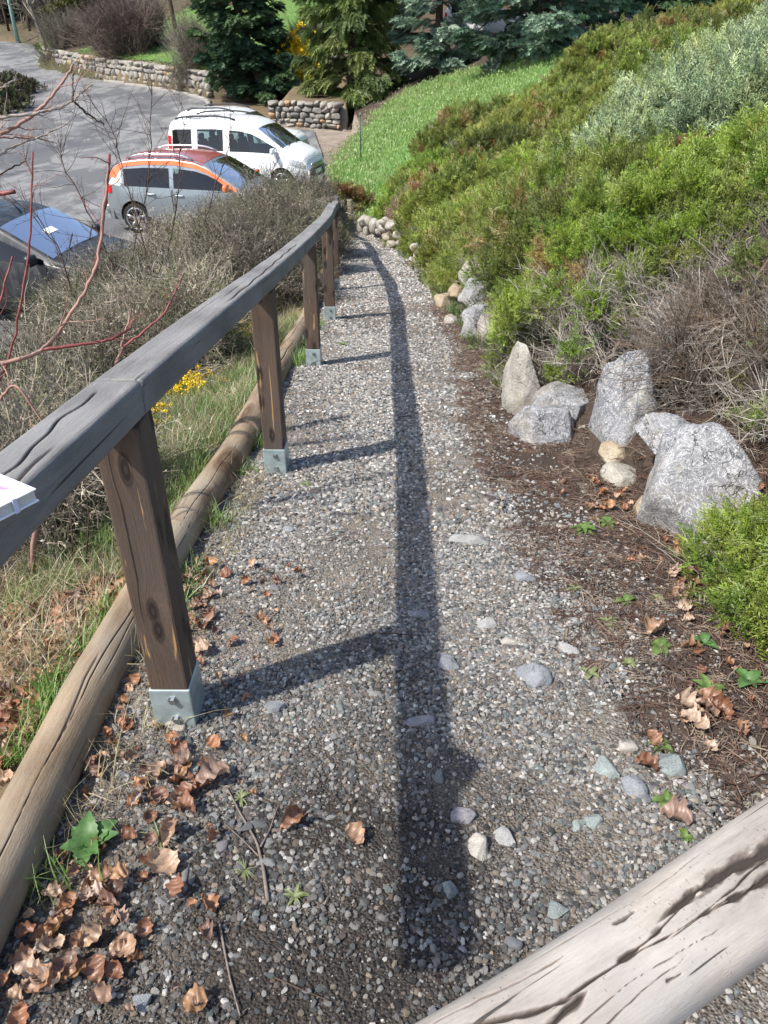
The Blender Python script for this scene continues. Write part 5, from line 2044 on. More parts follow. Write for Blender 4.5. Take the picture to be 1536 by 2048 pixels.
def conifer_bough(seed, L=.62, r=.022, droop=.25, n=11):
    g = np.random.default_rng(seed)
    mb = MB()

    def add(a, b, r_, t0, t1):
        V, Fc = spindle(a, b, r_, .5)
        V[:, 2] = a[2] + (V[:, 2] - a[2]) * .8
        mb.add(V, Fc, tip=np.array([t0, (t0 + t1) / 2, (t0 + t1) / 2, (t0 + t1) / 2, t1]))
    ax = lambda f: np.array([L * f, 0, -droop * L * f * f])
    for i in range(4):
        add(ax(i / 4), ax((i + 1.3) / 4), r * .8, i / 4, (i + 1) / 4)
    for i in range(n):
        f = .08 + .88 * i / n
        a = ax(f)
        for sgn in (1, -1):
            ang = sgn * g.uniform(.6, .95)
            l = L * .46 * (1.12 - f * .8) * g.uniform(.75, 1.2)
            d = np.array([math.cos(ang), math.sin(ang), g.uniform(-.35, .1) - droop * .4])
            b = a + d * l
            add(a, b, r, f * .8, min(1., f + .35))
            for k in range(2):
                p = a + d * l * (.35 + .3 * k)
                e = d + g.normal(0, .5, 3)
                add(p, p + e / np.linalg.norm(e) * l * .45, r * .8, .5, 1.)
    return mesh_data('bough', mb.verts(), mb.F, M['needle'], False, None, mb.attrs())


def twig_clump(seed, L=.3, n=9, r=.0022, spread=.5, side=4, leaves=0, leafsize=.011, curve=.5):
    g = np.random.default_rng(seed)
    mb = MB()

    def line(a, d, l, r0, depth):
        P = [a]
        dd = d.copy()
        for _ in range(4):
            dd = dd + g.normal(0, .16 * curve * 2, 3)
            dd /= np.linalg.norm(dd)
            P.append(P[-1] + dd * l / 4)
        P = np.array(P)
        mb.add(*tube(P, np.linspace(r0, r0 * .35, 5), 3, False))
        if depth:
            for _ in range(side):
                k = g.uniform(.25, .95) * 4
                i = int(k)
                p = P[i] + (P[min(i + 1, 4)] - P[i]) * (k - i)
                e = dd + g.normal(0, .6, 3)
                line(p, e / np.linalg.norm(e), l * g.uniform(.2, .42), r0 * .6, 0)
        elif leaves:
            for _ in range(leaves):
                k = g.integers(1, 5)
                p = P[k]
                e = g.normal(0, 1, 3)
                e /= np.linalg.norm(e)
                q = np.cross(e, g.normal(0, 1, 3))
                q /= np.linalg.norm(q)
                s = leafsize * g.uniform(.6, 1.3)
                mb.add([p, p + e * s + q * s * .45, p + e * s * 2, p + e * s - q * s * .45], [(0, 1, 2, 3)])
    for _ in range(n):
        a = g.uniform(0, 6.28)
        el = g.normal(0, spread)
        d = np.array([math.cos(el), math.sin(el) * math.cos(a), math.sin(el) * math.sin(a)])
        line(np.array([0, g.normal(0, .03) * L / .3, g.normal(0, .03) * L / .3]), d, L * g.uniform(.6, 1.1), r, 1)
    return mesh_data('twigs', mb.verts(), mb.F, M['bare'], False)


G_JUN = scatter_group('juniper_scatter', [juniper_sprig(k) for k in range(5)])
G_JUNF = scatter_group('juniper_far_scatter', [juniper_sprig(10 + k, .17, .25, .45, .0036, 10, 4) for k in range(4)])
G_SILV = scatter_group('silver_scatter', [juniper_sprig(20 + k, .27, .55, .3, .0042, 14, 4) for k in range(4)])
G_BOUGH = scatter_group('bough_scatter', [conifer_bough(30 + k) for k in range(4)])
G_BOUGHD = scatter_group('drooping_bough_scatter', [conifer_bough(40 + k, .6, .02, .75) for k in range(4)])
G_TWIG = scatter_group('twig_scatter', [twig_clump(50 + k) for k in range(4)])
G_TWIGL = scatter_group('leafy_twig_scatter', [twig_clump(60 + k, .38, 9, .0028, .6, 5, 1, .010, .6) for k in range(5)])
G_BARE = scatter_group('bare_bush_scatter', [twig_clump(70 + k, 1.6, 16, .011, .42, 6, 0, 0, .35) for k in range(4)])
G_BLOOM = scatter_group('bloom_scatter', [twig_clump(80 + k, .05, 4, .0012, .9, 2, 6, .009, .5) for k in range(3)])

JG = np.array([(.19, .28, .03), (.24, .34, .045), (.145, .235, .03), (.28, .35, .065), (.21, .285, .035)])          # bright
JO = np.array([(.165, .205, .03), (.205, .24, .042), (.125, .165, .03), (.235, .25, .058), (.165, .22, .04)])      # olive
JS = np.array([(.28, .36, .19), (.345, .42, .215), (.235, .32, .185), (.4, .455, .24), (.3, .38, .22)])           # silver
JR = np.array([(.24, .085, .03), (.3, .11, .04), (.18, .065, .028)])                                        # dead, russet
JY = np.array([(.30, .21, .06), (.34, .25, .1), (.25, .16, .05)])
TW = np.array([(.33, .295, .255), (.25, .22, .19), (.42, .38, .335), (.18, .155, .13)])


def unit(v):
    return v / (np.linalg.norm(v, axis=-1, keepdims=True) + 1e-9)


def dome_points(cx, cy, rx, ry, h, n, seed, lump=.42, zmin=0., jitter=.06):
    g = np.random.default_rng(seed)
    th = g.uniform(0, 2 * np.pi, n)
    cz = g.uniform(0.02, 1, n) ** .75
    sz = np.sqrt(1 - cz ** 2)
    D = np.stack([sz * np.cos(th), sz * np.sin(th), cz], -1)
    m = 1 + lump * fbm(D * 2.3 + seed, 3, seed % 40) + g.normal(0, jitter, n)
    x = cx + rx * D[:, 0] * m
    y = cy + ry * D[:, 1] * m
    z = terrain(x, y) + h * D[:, 2] * m
    N = unit(np.stack([D[:, 0] / rx, D[:, 1] / ry, D[:, 2] / h], -1))
    return np.stack([x, y, z], -1), N, D[:, 2], g


def shrub(name, label, cx, cy, rx, ry, h, grp, ncl, k, pal, scale, seed, up=.45, out=.6, rnd=.58, tuft=.028, cut=None, group=None, stems=10, skirt=0, odd=None, cat='juniper', stem_r=.012, stem_mat=None, inset=.5):
    base = np.array([cx, cy, gz(cx, cy)])
    root = thing(name, label, cat, base, group)
    P, N, hz, g = dome_points(cx, cy, rx, ry, h, ncl, seed)
    keep = np.ones(ncl, bool)
    if cut is not None:     # bare lower face towards the path
        front = np.clip(-(N[:, 1] * .75 + N[:, 0] * .65), 0, 1)
        keep = hz > cut * (.3 + .9 * front) * (1 + .35 * g.normal(size=ncl))
    C, Nn = P[keep], N[keep]
    if cat == 'juniper':      # clumps stand out, hollows fall back into shade
        C = C + Nn * (np.clip(fbm(C * 4.2, 2, seed % 17) * .42, -.2, .1) * min(1., h / .5))[:, None]
    m = len(C)
    pal = np.asarray(pal)
    tc = pal[g.integers(0, len(pal), m)] * g.uniform(.8, 1.2, (m, 1))
    if odd is not None:
        f, pal2 = odd
        z = fbm(C * 2.2, 2, seed % 30 + 3)
        o_ = z > np.quantile(z, 1 - f)
        tc[o_] = np.asarray(pal2)[g.integers(0, len(pal2), int(o_.sum()))]
    B = np.repeat(C, k, 0) + g.normal(0, tuft, (m * k, 3)) - np.repeat(Nn, k, 0) * np.abs(g.normal(0, tuft * inset, (m * k, 1)))
    D = unit(np.repeat(Nn, k, 0) * out + np.array([0, 0, up]) + g.normal(0, rnd, (m * k, 3)))
    tint = np.repeat(tc, k, 0) * g.uniform(.75, 1.25, (m * k, 1))
    ez = g.uniform(-.9, .9, m * k)
    scatter('foliage', grp, B, euler_from_axes(D, np.repeat(Nn, k, 0) + g.normal(0, .2, (m * k, 3)), ez), scale * g.uniform(.7, 1.25, m * k), tint, root, 'stuff')
    if stems:
        mb = MB()
        Q, Nq, hq, g2 = dome_points(cx, cy, rx * .9, ry * .9, h * .85, stems, seed + 1, .1)
        for q in Q:
            a = base + np.array([g2.normal(0, rx * .15), g2.normal(0, ry * .15), .0])
            a[2] = gz(a[0], a[1]) - .03
            tt = np.linspace(0, 1, 6)[:, None]
            L_ = np.linalg.norm(q - a)
            C_ = a + (q - a) * tt + np.array([0, 0, 1.]) * (tt * (1 - tt)) * -.25 * L_ + g2.normal(0, .05 * L_, (6, 3)) * (tt * (1 - tt)) * 3
            mb.add(*tube(C_, np.linspace(stem_r, stem_r * .3, 6), 6))
        mb.build('stems', stem_mat or M['grey_bark'], root)
    if skirt:
        P, N, hz, g = dome_points(cx, cy, rx * 1.0, ry * 1.0, h * .9, skirt, seed + 2, .25)
        ok = (hz < .8) & (g.random(skirt) < .35 + .65 * np.clip(-(N[:, 1] * .75 + N[:, 0] * .65) + .3, 0, 1))
        P, N = P[ok], N[ok]
        n = len(P)
        D = unit(N * .35 + np.array([0, 0, .75]) + g.normal(0, .3, (n, 3)))
        P = P - np.array([0, 0, 1.]) * .12
        scatter('bare_twigs', G_TWIG, P, euler_from_axes(D, None, g.uniform(0, 6, n)), g.uniform(.6, 1.35, n), TW[g.integers(0, 4, n)] * g.uniform(.7, 1.25, (n, 1)), root, 'stuff')
    return root


# near junipers over the rocks
shrub('juniper', 'bright green juniper with bare grey twigs below, above the tall pointed rock', 1.6, 4.75, .72, .75, .72, G_JUN, 330, 26, JG, 1.05, 1, cut=.42, skirt=380, odd=(.06, JY), stems=16)
shrub('juniper', 'juniper with a wide skirt of bare upright twigs above the largest boulder', 2.15, 4.25, .8, .75, .78, G_JUN, 340, 26, np.concatenate([JG, JO]), 1.05, 2, cut=.62, skirt=520, stems=22, stem_r=.018)
shrub('juniper', 'tall yellow green juniper at the right edge of the photo, above the bare twigs', 2.95, 4.75, .95, .9, .9, G_JUN, 430, 26, JG, 1.1, 3, cut=.35, skirt=300, odd=(.07, JY), stems=12)
shrub('juniper', 'low bright green juniper beside the tall cream rock', 1.3, 5.5, .38, .5, .5, G_JUN, 260, 18, JG, .95, 4, cut=.12, skirt=90)
shrub('juniper', 'small dark green juniper tuft leaning over the tall cream rock', 1.02, 4.95, .2, .26, .32, G_JUN, 130, 16, JO, .85, 5, skirt=60, stems=6)
shrub('juniper', 'dense bright juniper hanging in at the right edge beside the bare twigs', 1.98, 3.3, .2, .4, .62, G_JUN, 200, 20, JG, .95, 6, stems=8)
shrub('juniper', 'feathery green juniper at the right edge under the largest boulder, nearest of all', 1.40, 1.86, .25, .3, .26, G_JUN, 150, 20, np.concatenate([JG, JG * .7, JO]), .92, 7, odd=(.06, JY), stems=14, tuft=.045, rnd=.75, stem_r=.007)
shrub('juniper', 'small yellowish juniper sprays in front of the foot of the largest boulder', 1.36, 2.2, .18, .15, .2, G_JUN, 55, 14, np.concatenate([JO, JG]), .7, 8, stems=5, skirt=20, tuft=.03)
shrub('juniper', 'straggly dry juniper twigs hanging over the right side of the largest boulder', 1.85, 2.85, .24, .3, .5, G_JUN, 70, 12, JO, .8, 9, stems=9, skirt=130)
shrub('juniper', 'broad fresh green juniper behind the bare twigs and below the silvery one', 2.5, 6.1, 1.0, .8, .5, G_JUN, 480, 18, JG, 1.3, 10, odd=(.08, JY), stems=8)
shrub('juniper', 'bright green juniper with orange tips at the right edge below the silvery one', 3.75, 6.3, .95, .85, .55, G_JUN, 420, 18, JG, 1.3, 11, odd=(.12, JY), stems=8)
shrub('dead_juniper', 'dead russet brown juniper patch under the silvery juniper', 2.62, 7.35, .36, .3, .5, G_JUN, 160, 16, JR, 1.2, 12, stems=5, cat='dead juniper')
# silver junipers
for i, (x, y, a, b, h, lab) in enumerate([(2.75, 8.75, .85, .7, .72, 'silvery grey green juniper with arching sprays, its left end reaching towards the lawn'),
                                          (3.55, 8.5, 1.0, .8, .86, 'silvery grey green juniper directly above the dead russet patch'), (4.35, 9.7, 1.25, 1.0, 1.0, 'large silvery grey green juniper at the right edge of the photo'),
                                          (4.1, 11.4, 1.15, .8, .95, 'pale yellowish silver juniper at the top of the silvery group')]):
    shrub('silver_juniper', lab, x, y, a, b, h, G_SILV, 330, 13, JS if i < 3 else JS * np.array([1.05, 1.02, .8]), 1.0, 20 + i, up=.32, out=.75, rnd=.38, tuft=.08, stems=8)
# the mass of olive junipers on the slope
g_ = np.random.default_rng(77)
cnt = 0
OLIVE, OL_ROOT = [], []
for y in (6.3, 7.5, 8.9, 10.4, 12.1, 14.0, 16.2, 18.6, 21.0, 23.2, 25.6):
    xe = min(.30 * y + 2.2 if y < 12 else .42 * y + 1.0, 13)
    x = float(xr(y)) + (.82 + .01 * y if y < 17 else max(.9, (y - 17.5) * .55))
    while x < xe:
        skip = (y < 7 and x > 1.9) or (7 <= y <= 12.2 and x > 2.35 + (y - 7) * .1 and y < 9.3) or (9.3 <= y < 11 and x > 3.3) or (11 <= y < 12.5 and 3.3 < x < 5.2)
        if not skip and g_.random() > .06:
            far = y > 9.5
            if y > 25 and x < 5.5:
                x += 1
                continue
            r = g_.uniform(.62, .82) * (1 + .018 * y)
            h = g_.choice([.22, .34, .46, .62]) * g_.uniform(.85, 1.1) * (1 + .015 * y)
            br_ = g_.choice([.75, .95, 1.15, 1.3])
            p2 = [JO, np.concatenate([JO, JG]), JO * .9, JO * np.array([1.1, 1, 1])][cnt % 4]
            if y < 9.5 and x < 1.6:
                p2 = np.concatenate([JG, JO])
            p2 = p2 * br_
            bare = cnt % 3 == 1
            OL_ROOT.append(shrub('juniper', 'olive green spreading juniper on the right bank',
              x, y, r, r * .95, h, G_JUNF if far else G_JUN, 240 if not far else 210, 15 if not far else 16, p2, (1.45 if not far else .95 + .022 * y), 100 + cnt, odd=(.045, JY) if cnt % 3 else (.03, JR), stems=4, skirt=130 if bare else 25,
                  group='olive junipers on the right bank', tuft=.07 if far else .055, cut=.3 if bare else None))
            OLIVE.append((x, y, h))
            cnt += 1
        x += g_.uniform(.95, 1.25) * (1 + .02 * y)
LAND = [('dead russet patch', 1305, 345), ('wooden stake', 702, 430), ('perched cream boulder', 951, 535), ('green marker pole', 722, 270), ('wide dark blue spruce', 1110, 90), ('left end of silvery junipers', 1180, 210), ('bend of the stone row', 795, 475), ('lowest edge of the lawn', 900, 250), ('topmost silvery juniper', 1400, 60)]


def project(p):
    v = np.asarray(p) - _EYE
    w = v @ _cf
    return 768 + FPX * v[0] / w, 1024 - FPX * (v @ _cu) / w


tmp = {}
for (x, y, h), o in zip(OLIVE, OL_ROOT):
    u, v = project((x, y, gz(x, y) + h * .7))
    lm = min(LAND, key=lambda q: (q[1] - u) ** 2 + ((q[2] - v) * 1.4) ** 2)
    du, dv = u - lm[1], v - lm[2]
    if abs(du) > 2 * abs(dv):
        w_ = 'left of' if du < 0 else 'right of'
    elif abs(dv) > 2 * abs(du):
        w_ = 'above' if dv < 0 else 'below'
    else:
        w_ = ('up and ' if dv < 0 else 'down and ') + ('left of' if du < 0 else 'right of')
    tmp.setdefault((w_, lm[0]), []).append((du * du + dv * dv, o))
for (w_, lm), lst in tmp.items():
    lst.sort(key=lambda q: q[0])
    for i, (_, o) in enumerate(lst):
        nth = ['nearest', 'second', 'third', 'fourth', 'fifth', 'sixth', 'seventh'][min(i, 6)]
        o['label'] = f'olive green juniper {w_} the {lm}' if len(lst) == 1 else f'{nth} olive green juniper {w_} the {lm}, counting outward'
for x, y, a, b, h, lab in [(2.35, 2.4, .55, .6, .5, 'green juniper beyond the right edge of the photo, behind the largest boulder'), (2.2, 1.2, .55, .5, .4, 'green juniper beyond the right edge of the photo, beside the pale log'), (3.3, 3.2, .8, .8, .7, 'tall green juniper beyond the right edge of the photo, above the bare twigs'), (3.4, 1.7, .9, .8, .6, 'broad green juniper farthest beyond the right edge of the photo')]:
    shrub('juniper', lab, x, y, a, b, h, G_JUN, 170, 16, np.concatenate([JG, JO]), 1.3, int(x * 100), stems=6)
shrub('dry_shrub', 'tangle of dead brown twigs on the soil behind the largest boulder', 1.86, 3.5, .42, .42, .36, G_TWIG, 170, 4, np.concatenate([TW * .75, TW * np.array([.45, .37, .3])]), 1.0, 206, up=.3, out=.35, rnd=.8, tuft=.05, stems=14, stem_r=.012, cat='shrub')
shrub('dry_shrub', 'dry reddish twiggy shrub just above the bend of the small stone row', .75, 16.9, .4, .6, .42, G_TWIGL, 90, 6, TW * np.array([.85, .62, .55]), 1.1, 201, stems=5, cat='shrub')
shrub('juniper', 'brownish juniper behind the wooden stake at the path end', -.95, 20.1, .5, .4, .4, G_JUNF, 150, 9, np.concatenate([JO, JY * .7, JR]), 1.3, 202, stems=4)
shrub('juniper', 'green juniper on the bank edge just right of the wooden stake', .95, 19.9, .8, .6, .5, G_JUNF, 220, 10, JG, 1.3, 203, stems=4)
shrub('flowering_plant', 'small orange tinged plant at the foot of the tall cream rock', .86, 4.36, .06, .07, .1, G_JUN, 16, 6, JY * 1.3, .4, 204, stems=3, tuft=.02, cat='plant', stem_r=.003)
shrub('ground_cover', 'low yellow green leafy ground cover between the middle rocks and the path bend', 1.0, 9.8, .3, 1.4, .18, G_JUN, 200, 9, np.concatenate([JO, JG, JY * .8]), 1.1, 205, stems=0, cat='plants')
# thick bare branches under the near junipers
for pts, r0, lab in [([(1440, 800, 3.7), (1420, 735, 3.75), (1385, 660, 3.85), (1330, 628, 3.95), (1300, 612, 4.1)], .022, 'thick bare juniper branch curving over the largest boulder'),
                     ([(1430, 790, 3.75), (1385, 735, 3.7), (1345, 725, 3.7), (1310, 745, 3.7)], .02, 'short thick juniper branch bending to the tall pointed rock'),
                     ([(1205, 735, 4.1), (1235, 690, 4.1), (1262, 652, 4.15), (1310, 640, 4.2)], .014, 'slanting dark juniper branch left of the tall pointed rock'),
                     ([(1180, 580, 4.4), (1230, 568, 4.4), (1290, 560, 4.5)], .011, 'thin grey horizontal juniper branch in the bare twigs')]:
    Q = np.array([at_y(*p) for p in pts])
    tt = np.linspace(0, len(Q) - 1, 16)
    Q = np.stack([np.interp(tt, np.arange(len(Q)), Q[:, i]) for i in range(3)], -1)
    Q += np.random.default_rng(3).normal(0, .006, Q.shape)
    o = obj('bare_branch', *tube(Q, np.linspace(r0, r0 * .5, 16), 8), M['grey_bark'], None, True, None, None, Q[0])
    tag(o, lab, 'branch')

# ------------------------------------------------------------------ twiggy shrubs between the handrail and the car park
CG = np.array([(.33, .28, .215), (.27, .235, .17), (.41, .36, .29), (.23, .22, .13), (.31, .265, .21)])
for i, (x, y, a, b, h, lab) in enumerate([
    (-1.55, 14.3, .75, 1.2, 1.15, 'dense grey brown twiggy shrub beside the far bend of the handrail'), (-2.5, 13.4, .9, 1.1, 1.1, 'grey brown twiggy shrub in front of the silver car bonnet'),
    (-1.7, 11.4, .8, 1.1, 1.1, 'grey brown twiggy shrub against the middle of the handrail'), (-2.9, 10.6, .9, 1.0, 1.1, 'tall grey brown twiggy shrub in front of the silver car rear wheel'),
    (-1.65, 8.6, .7, 1.0, .85, 'grey brown twiggy shrub behind the second rail bay'), (-2.7, 7.8, .85, .9, .85, 'broad grey brown twiggy shrub beside the dark car bonnet'),
    (-3.5, 9.2, .7, .8, .85, 'grey brown twiggy shrub hiding the dark car wheel'), (-2.1, 6.3, .75, .8, .65, 'low grey brown twiggy shrub above the yellow flowers'),
    (-2.9, 5.7, .8, .8, .55, 'grey brown twiggy shrub behind the red stems'), (-2.4, 4.2, .6, .6, .5, 'low tangled grey twigs below the red stems'), (-1.75, 3.2, .45, .5, .4, 'low tangle of grey twigs at the left edge beneath the rail')]):
    n = int(250 * a * b / .8 * (1.2 if y < 9 else 1.))
    root = shrub('twiggy_shrub', lab, x, y, a, b, h, G_TWIGL, n, 4, np.concatenate([CG * .85, CG * .9, CG * .5, np.array([(.1, .13, .05), (.13, .15, .06), (.11, .12, .06)])]) * (.62 + .16 * (i % 4)), 1.0 if y < 9 else 1.2, 300 + i, up=.35, out=.5, rnd=.65, tuft=.1, stems=14, cat='shrub', stem_r=.007, stem_mat=M['dark_twig'], inset=1.6, skirt=80)


def branchlet(mb, a, d, l, r, g, depth, curve=.12, up=.05, sides=6, fork=3):
    P = [np.asarray(a, float)]
    dd = unit(np.asarray(d, float))
    m = 7
    for _ in range(m):
        dd = unit(dd + g.normal(0, curve, 3) + np.array([0, 0, up]))
        P.append(P[-1] + dd * l / m)
    P = np.array(P)
    mb.add(*tube(P, np.linspace(r, r * .35, m + 1), sides if depth else 4, False))
    if depth:
        for _ in range(fork):
            k = g.uniform(.3, .97) * m
            i = int(k)
            p = P[i] + (P[i + 1] - P[i]) * (k - i)
            e = dd + g.normal(0, .5, 3)
            branchlet(mb, p, unit(e), l * g.uniform(.25, .5), r * .5, g, depth - 1, curve, up, sides, fork)


# tall thin leafless shoots rising through the shrubs in front of the cars
for i, (pts, Y, lab) in enumerate([
    ([(262, 520), (290, 400), (300, 300), (301, 190)], 8.6, 'tallest thin leafless shoot rising before the orange roofed car'), ([(300, 540), (270, 420), (235, 300), (215, 240)], 8.4, 'leafless shoot bending left in front of the orange roofed car'),
    ([(330, 520), (355, 400), (360, 310), (372, 235)], 8.9, 'leafless shoot before the rear window of the white van'), ([(240, 560), (180, 430), (125, 330), (118, 285)], 7.6, 'leafless shoot leaning left over the dark car'),
    ([(400, 480), (430, 370), (455, 310), (460, 260)], 10.0, 'thin leafless shoot in front of the van doors'), ([(480, 470), (520, 380), (545, 340), (560, 300)], 11.5, 'short leafless shoot in front of the van wheel'),
    ([(150, 600), (120, 500), (60, 420), (20, 400)], 7.0, 'leafless shoot lying across the dark windscreen')]):
    g = np.random.default_rng(600 + i)
    Q = np.array([at_y(px, py, Y + .1 * k) for k, (px, py) in enumerate(pts)])
    foot = np.array([Q[0][0] + .05, Q[0][1], gz(Q[0][0], Q[0][1]) - .02])
    Q = np.vstack([foot, Q])
    tt = np.linspace(0, len(Q) - 1, 18)
    Qi = np.stack([np.interp(tt, np.arange(len(Q)), Q[:, j]) for j in range(3)], -1) + g.normal(0, .008, (18, 3))
    mb = MB()
    mb.add(*tube(Qi, np.linspace(.009, .0032, 18), 6))
    for k in range(4, 18):
        for _ in range(2):
            e = unit(Qi[min(k + 1, 17)] - Qi[k - 1]) + g.normal(0, .55, 3)
            branchlet(mb, Qi[k], e, g.uniform(.18, .5), .0032, g, 1, .1, .04, 5, 3)
    o = mb.build('bare_shoot', M['dark_twig'], None, True, foot)
    tag(o, lab, 'bare shoot')

# grey branches reaching in at the top left, and the red stems below them
M['red_stem'] = plain('red_stem', (.2, .055, .05), .55, .35, 0, .4, 30, .2)
M['pink_stem'] = plain('pinkish_stem', (.3, .175, .14), .7, .3, 0, .3, 30, .2)
M['pale_stem'] = plain('pale_grey_stem', (.28, .235, .2), .85, .2, 0, .35, 30, .3)


def px_branch(parent, pts, Y0, Y1, w0, w1, mat, g, side=6, sl=.16, name='branch', wob=.004, srad=.4):
    n = len(pts)
    Q = np.array([at_y(px, py, Y0 + (Y1 - Y0) * k / max(1, n - 1)) for k, (px, py) in enumerate(pts)])
    dd = depth_of(Q[0])
    tt = np.linspace(0, n - 1, n * 5)
    Qi = np.stack([np.interp(tt, np.arange(n), Q[:, j]) for j in range(3)], -1)
    kern = np.array([1, 2, 3, 2, 1.]) / 9
    for j in range(3):
        Qi[2:-2, j] = np.convolve(Qi[:, j], kern, 'valid')
    Qi += g.normal(0, wob * .4, Qi.shape)
    m = len(Qi)
    r = np.linspace(w0, w1, m) * dd / FPX / 2 * .85
    # swollen nodes
    r = r * (1 + .16 * (np.sin(np.arange(m) * 1.9) > .9))
    mb = MB()
    mb.add(*tube(Qi, r, 9))
    for _ in range(side):
        k = int(g.integers(int(m * .2), m - 1))
        e = unit(Qi[min(k + 1, m - 1)] - Qi[k - 1]) + g.normal(0, .6, 3)
        branchlet(mb, Qi[k], e, g.uniform(.4, 1.) * sl, r[k] * srad, g, 1, .14, .04, 5, 2)
    mb.build(name, mat, parent)
    return Qi


g = np.random.default_rng(9)
b0 = at_y(-330, 420, 3.0)
lt = thing('leafless_tree', 'grey leafless tree branches reaching in at the upper left over the road', 'tree', (b0[0], b0[1], gz(b0[0], b0[1])))
trunk = np.array([(b0[0], b0[1], gz(b0[0], b0[1]) - .1), (b0[0] + .02, b0[1], .2), (b0[0] + .05, b0[1], 1.0), (b0[0], b0[1] + .03, 2.3)])
obj('trunk', *tube(trunk, [.06, .05, .045, .03], 10), M['pale_stem'], lt)
for pts, w0, w1, m_, s_ in [([(-330, 420), (-120, 320), (0, 268), (31, 254), (75, 222), (103, 194), (125, 163), (147, 129)], 11, 5, 'pink_stem', 12),
                           ([(-330, 420), (-100, 250), (0, 235), (75, 227), (106, 219), (144, 204), (166, 182), (186, 170)], 8, 3, 'pale_stem', 12),
                           ([(145, 203), (146, 180), (145, 147)], 5, 3, 'dark_twig', 2), ([(147, 204), (175, 229), (209, 249)], 5, 3, 'dark_twig', 4),
                           ([(-330, 420), (-80, 280), (0, 275), (41, 275), (78, 276), (106, 285)], 6, 2.5, 'pink_stem', 10), ([(-330, 420), (-60, 345), (0, 310), (31, 291), (75, 276), (103, 263), (140, 243)], 6, 2.5, 'pale_stem', 12),
                           ([(-200, 390), (0, 350), (31, 332), (48, 325), (55, 305)], 5, 2, 'dark_twig', 5), ([(-200, 160), (0, 178), (20, 165), (32, 160)], 6, 3, 'pale_stem', 4)]:
    px_branch(lt, pts, 3.0, 3.2, w0, w1, M[m_], g, s_, .15)
b1 = at_y(-160, 900, 2.4)
rs = thing('red_stemmed_shrub', 'leafless shrub with red and pinkish stems spreading up from the left edge beside the rail', 'shrub', (b1[0], b1[1], gz(b1[0], b1[1])))
foot = np.array([b1[0], b1[1], gz(b1[0], b1[1]) - .05])
obj('trunk', *tube([foot, foot + [.02, 0, .25], b1], [.02, .017, .014], 8), M['pink_stem'], rs)
for pts, Y0, Y1, w0, w1, m_, s_ in [([(-160, 900), (-70, 760), (0, 727), (62, 714), (100, 689), (137, 635), (171, 581), (192, 535), (204, 464), (215, 360), (218, 312)], 2.4, 2.7, 11, 5, 'pink_stem', 5),
                                   ([(190, 545), (204, 464), (215, 360), (219, 310)], 2.655, 2.695, 8.5, 6.5, 'red_stem', 2),
                                   ([(88, 700), (167, 689), (225, 679), (258, 660), (267, 635)], 2.5, 2.7, 8, 4, 'red_stem', 4), ([(246, 695), (292, 660), (329, 627), (346, 593), (369, 547)], 2.6, 2.8, 6, 3.5, 'red_stem', 4),
                                   ([(231, 731), (250, 668), (262, 622)], 2.6, 2.7, 5, 3, 'pink_stem', 2), ([(246, 695), (231, 731), (215, 800)], 2.6, 2.6, 6, 6, 'pink_stem', 0), ([(-20, 800), (21, 714), (50, 568), (62, 443), (65, 305)], 2.45, 2.6, 6, 4, 'red_stem', 3),
                                   ([(-60, 760), (0, 606), (25, 512)], 2.4, 2.5, 7, 4, 'red_stem', 3), ([(-160, 900), (-60, 850), (0, 800), (30, 760), (100, 870), (140, 930)], 2.4, 2.3, 8, 4, 'pink_stem', 6), ([(-90, 400), (-20, 390), (28, 383)], 2.2, 2.2, 16, 9, 'red_stem', 0)]:
    px_branch(rs, pts, Y0, Y1, w0, w1, M[m_], g, s_, .16)
f0 = on_ground(62, 1172)
st_ = np.array([f0 - [0, 0, .03], at_y(66, 1090, f0[1]), at_y(82, 1000, f0[1]), at_y(98, 930, f0[1] + .03), at_y(92, 860, f0[1] + .05)])
o = obj('sapling_stem', *tube(st_, [.012, .0105, .010, .008, .005], 8), M['pink_stem'], None, True, None, None, f0)
tag(o, 'single bare brown stem standing on the bank under the nearest rail', 'stem')
for px, py, hh, lab in [(172, 1130, 190, 'thin reddish stalk standing left of the nearest post'), (140, 1150, 150, 'thin straw stalk at the left of the nearest post'), (215, 800, 120, 'thin grey stalk under the rail joint')]:
    f1 = on_ground(px, py)
    Q = np.array([f1, at_y(px + 6, py - hh * .5, f1[1]), at_y(px - 4, py - hh, f1[1])])
    tag(obj('stalk', *tube(Q, [.004, .003, .0015], 5), M['dark_twig'], None, True, None, None, f1), lab, 'stalk')

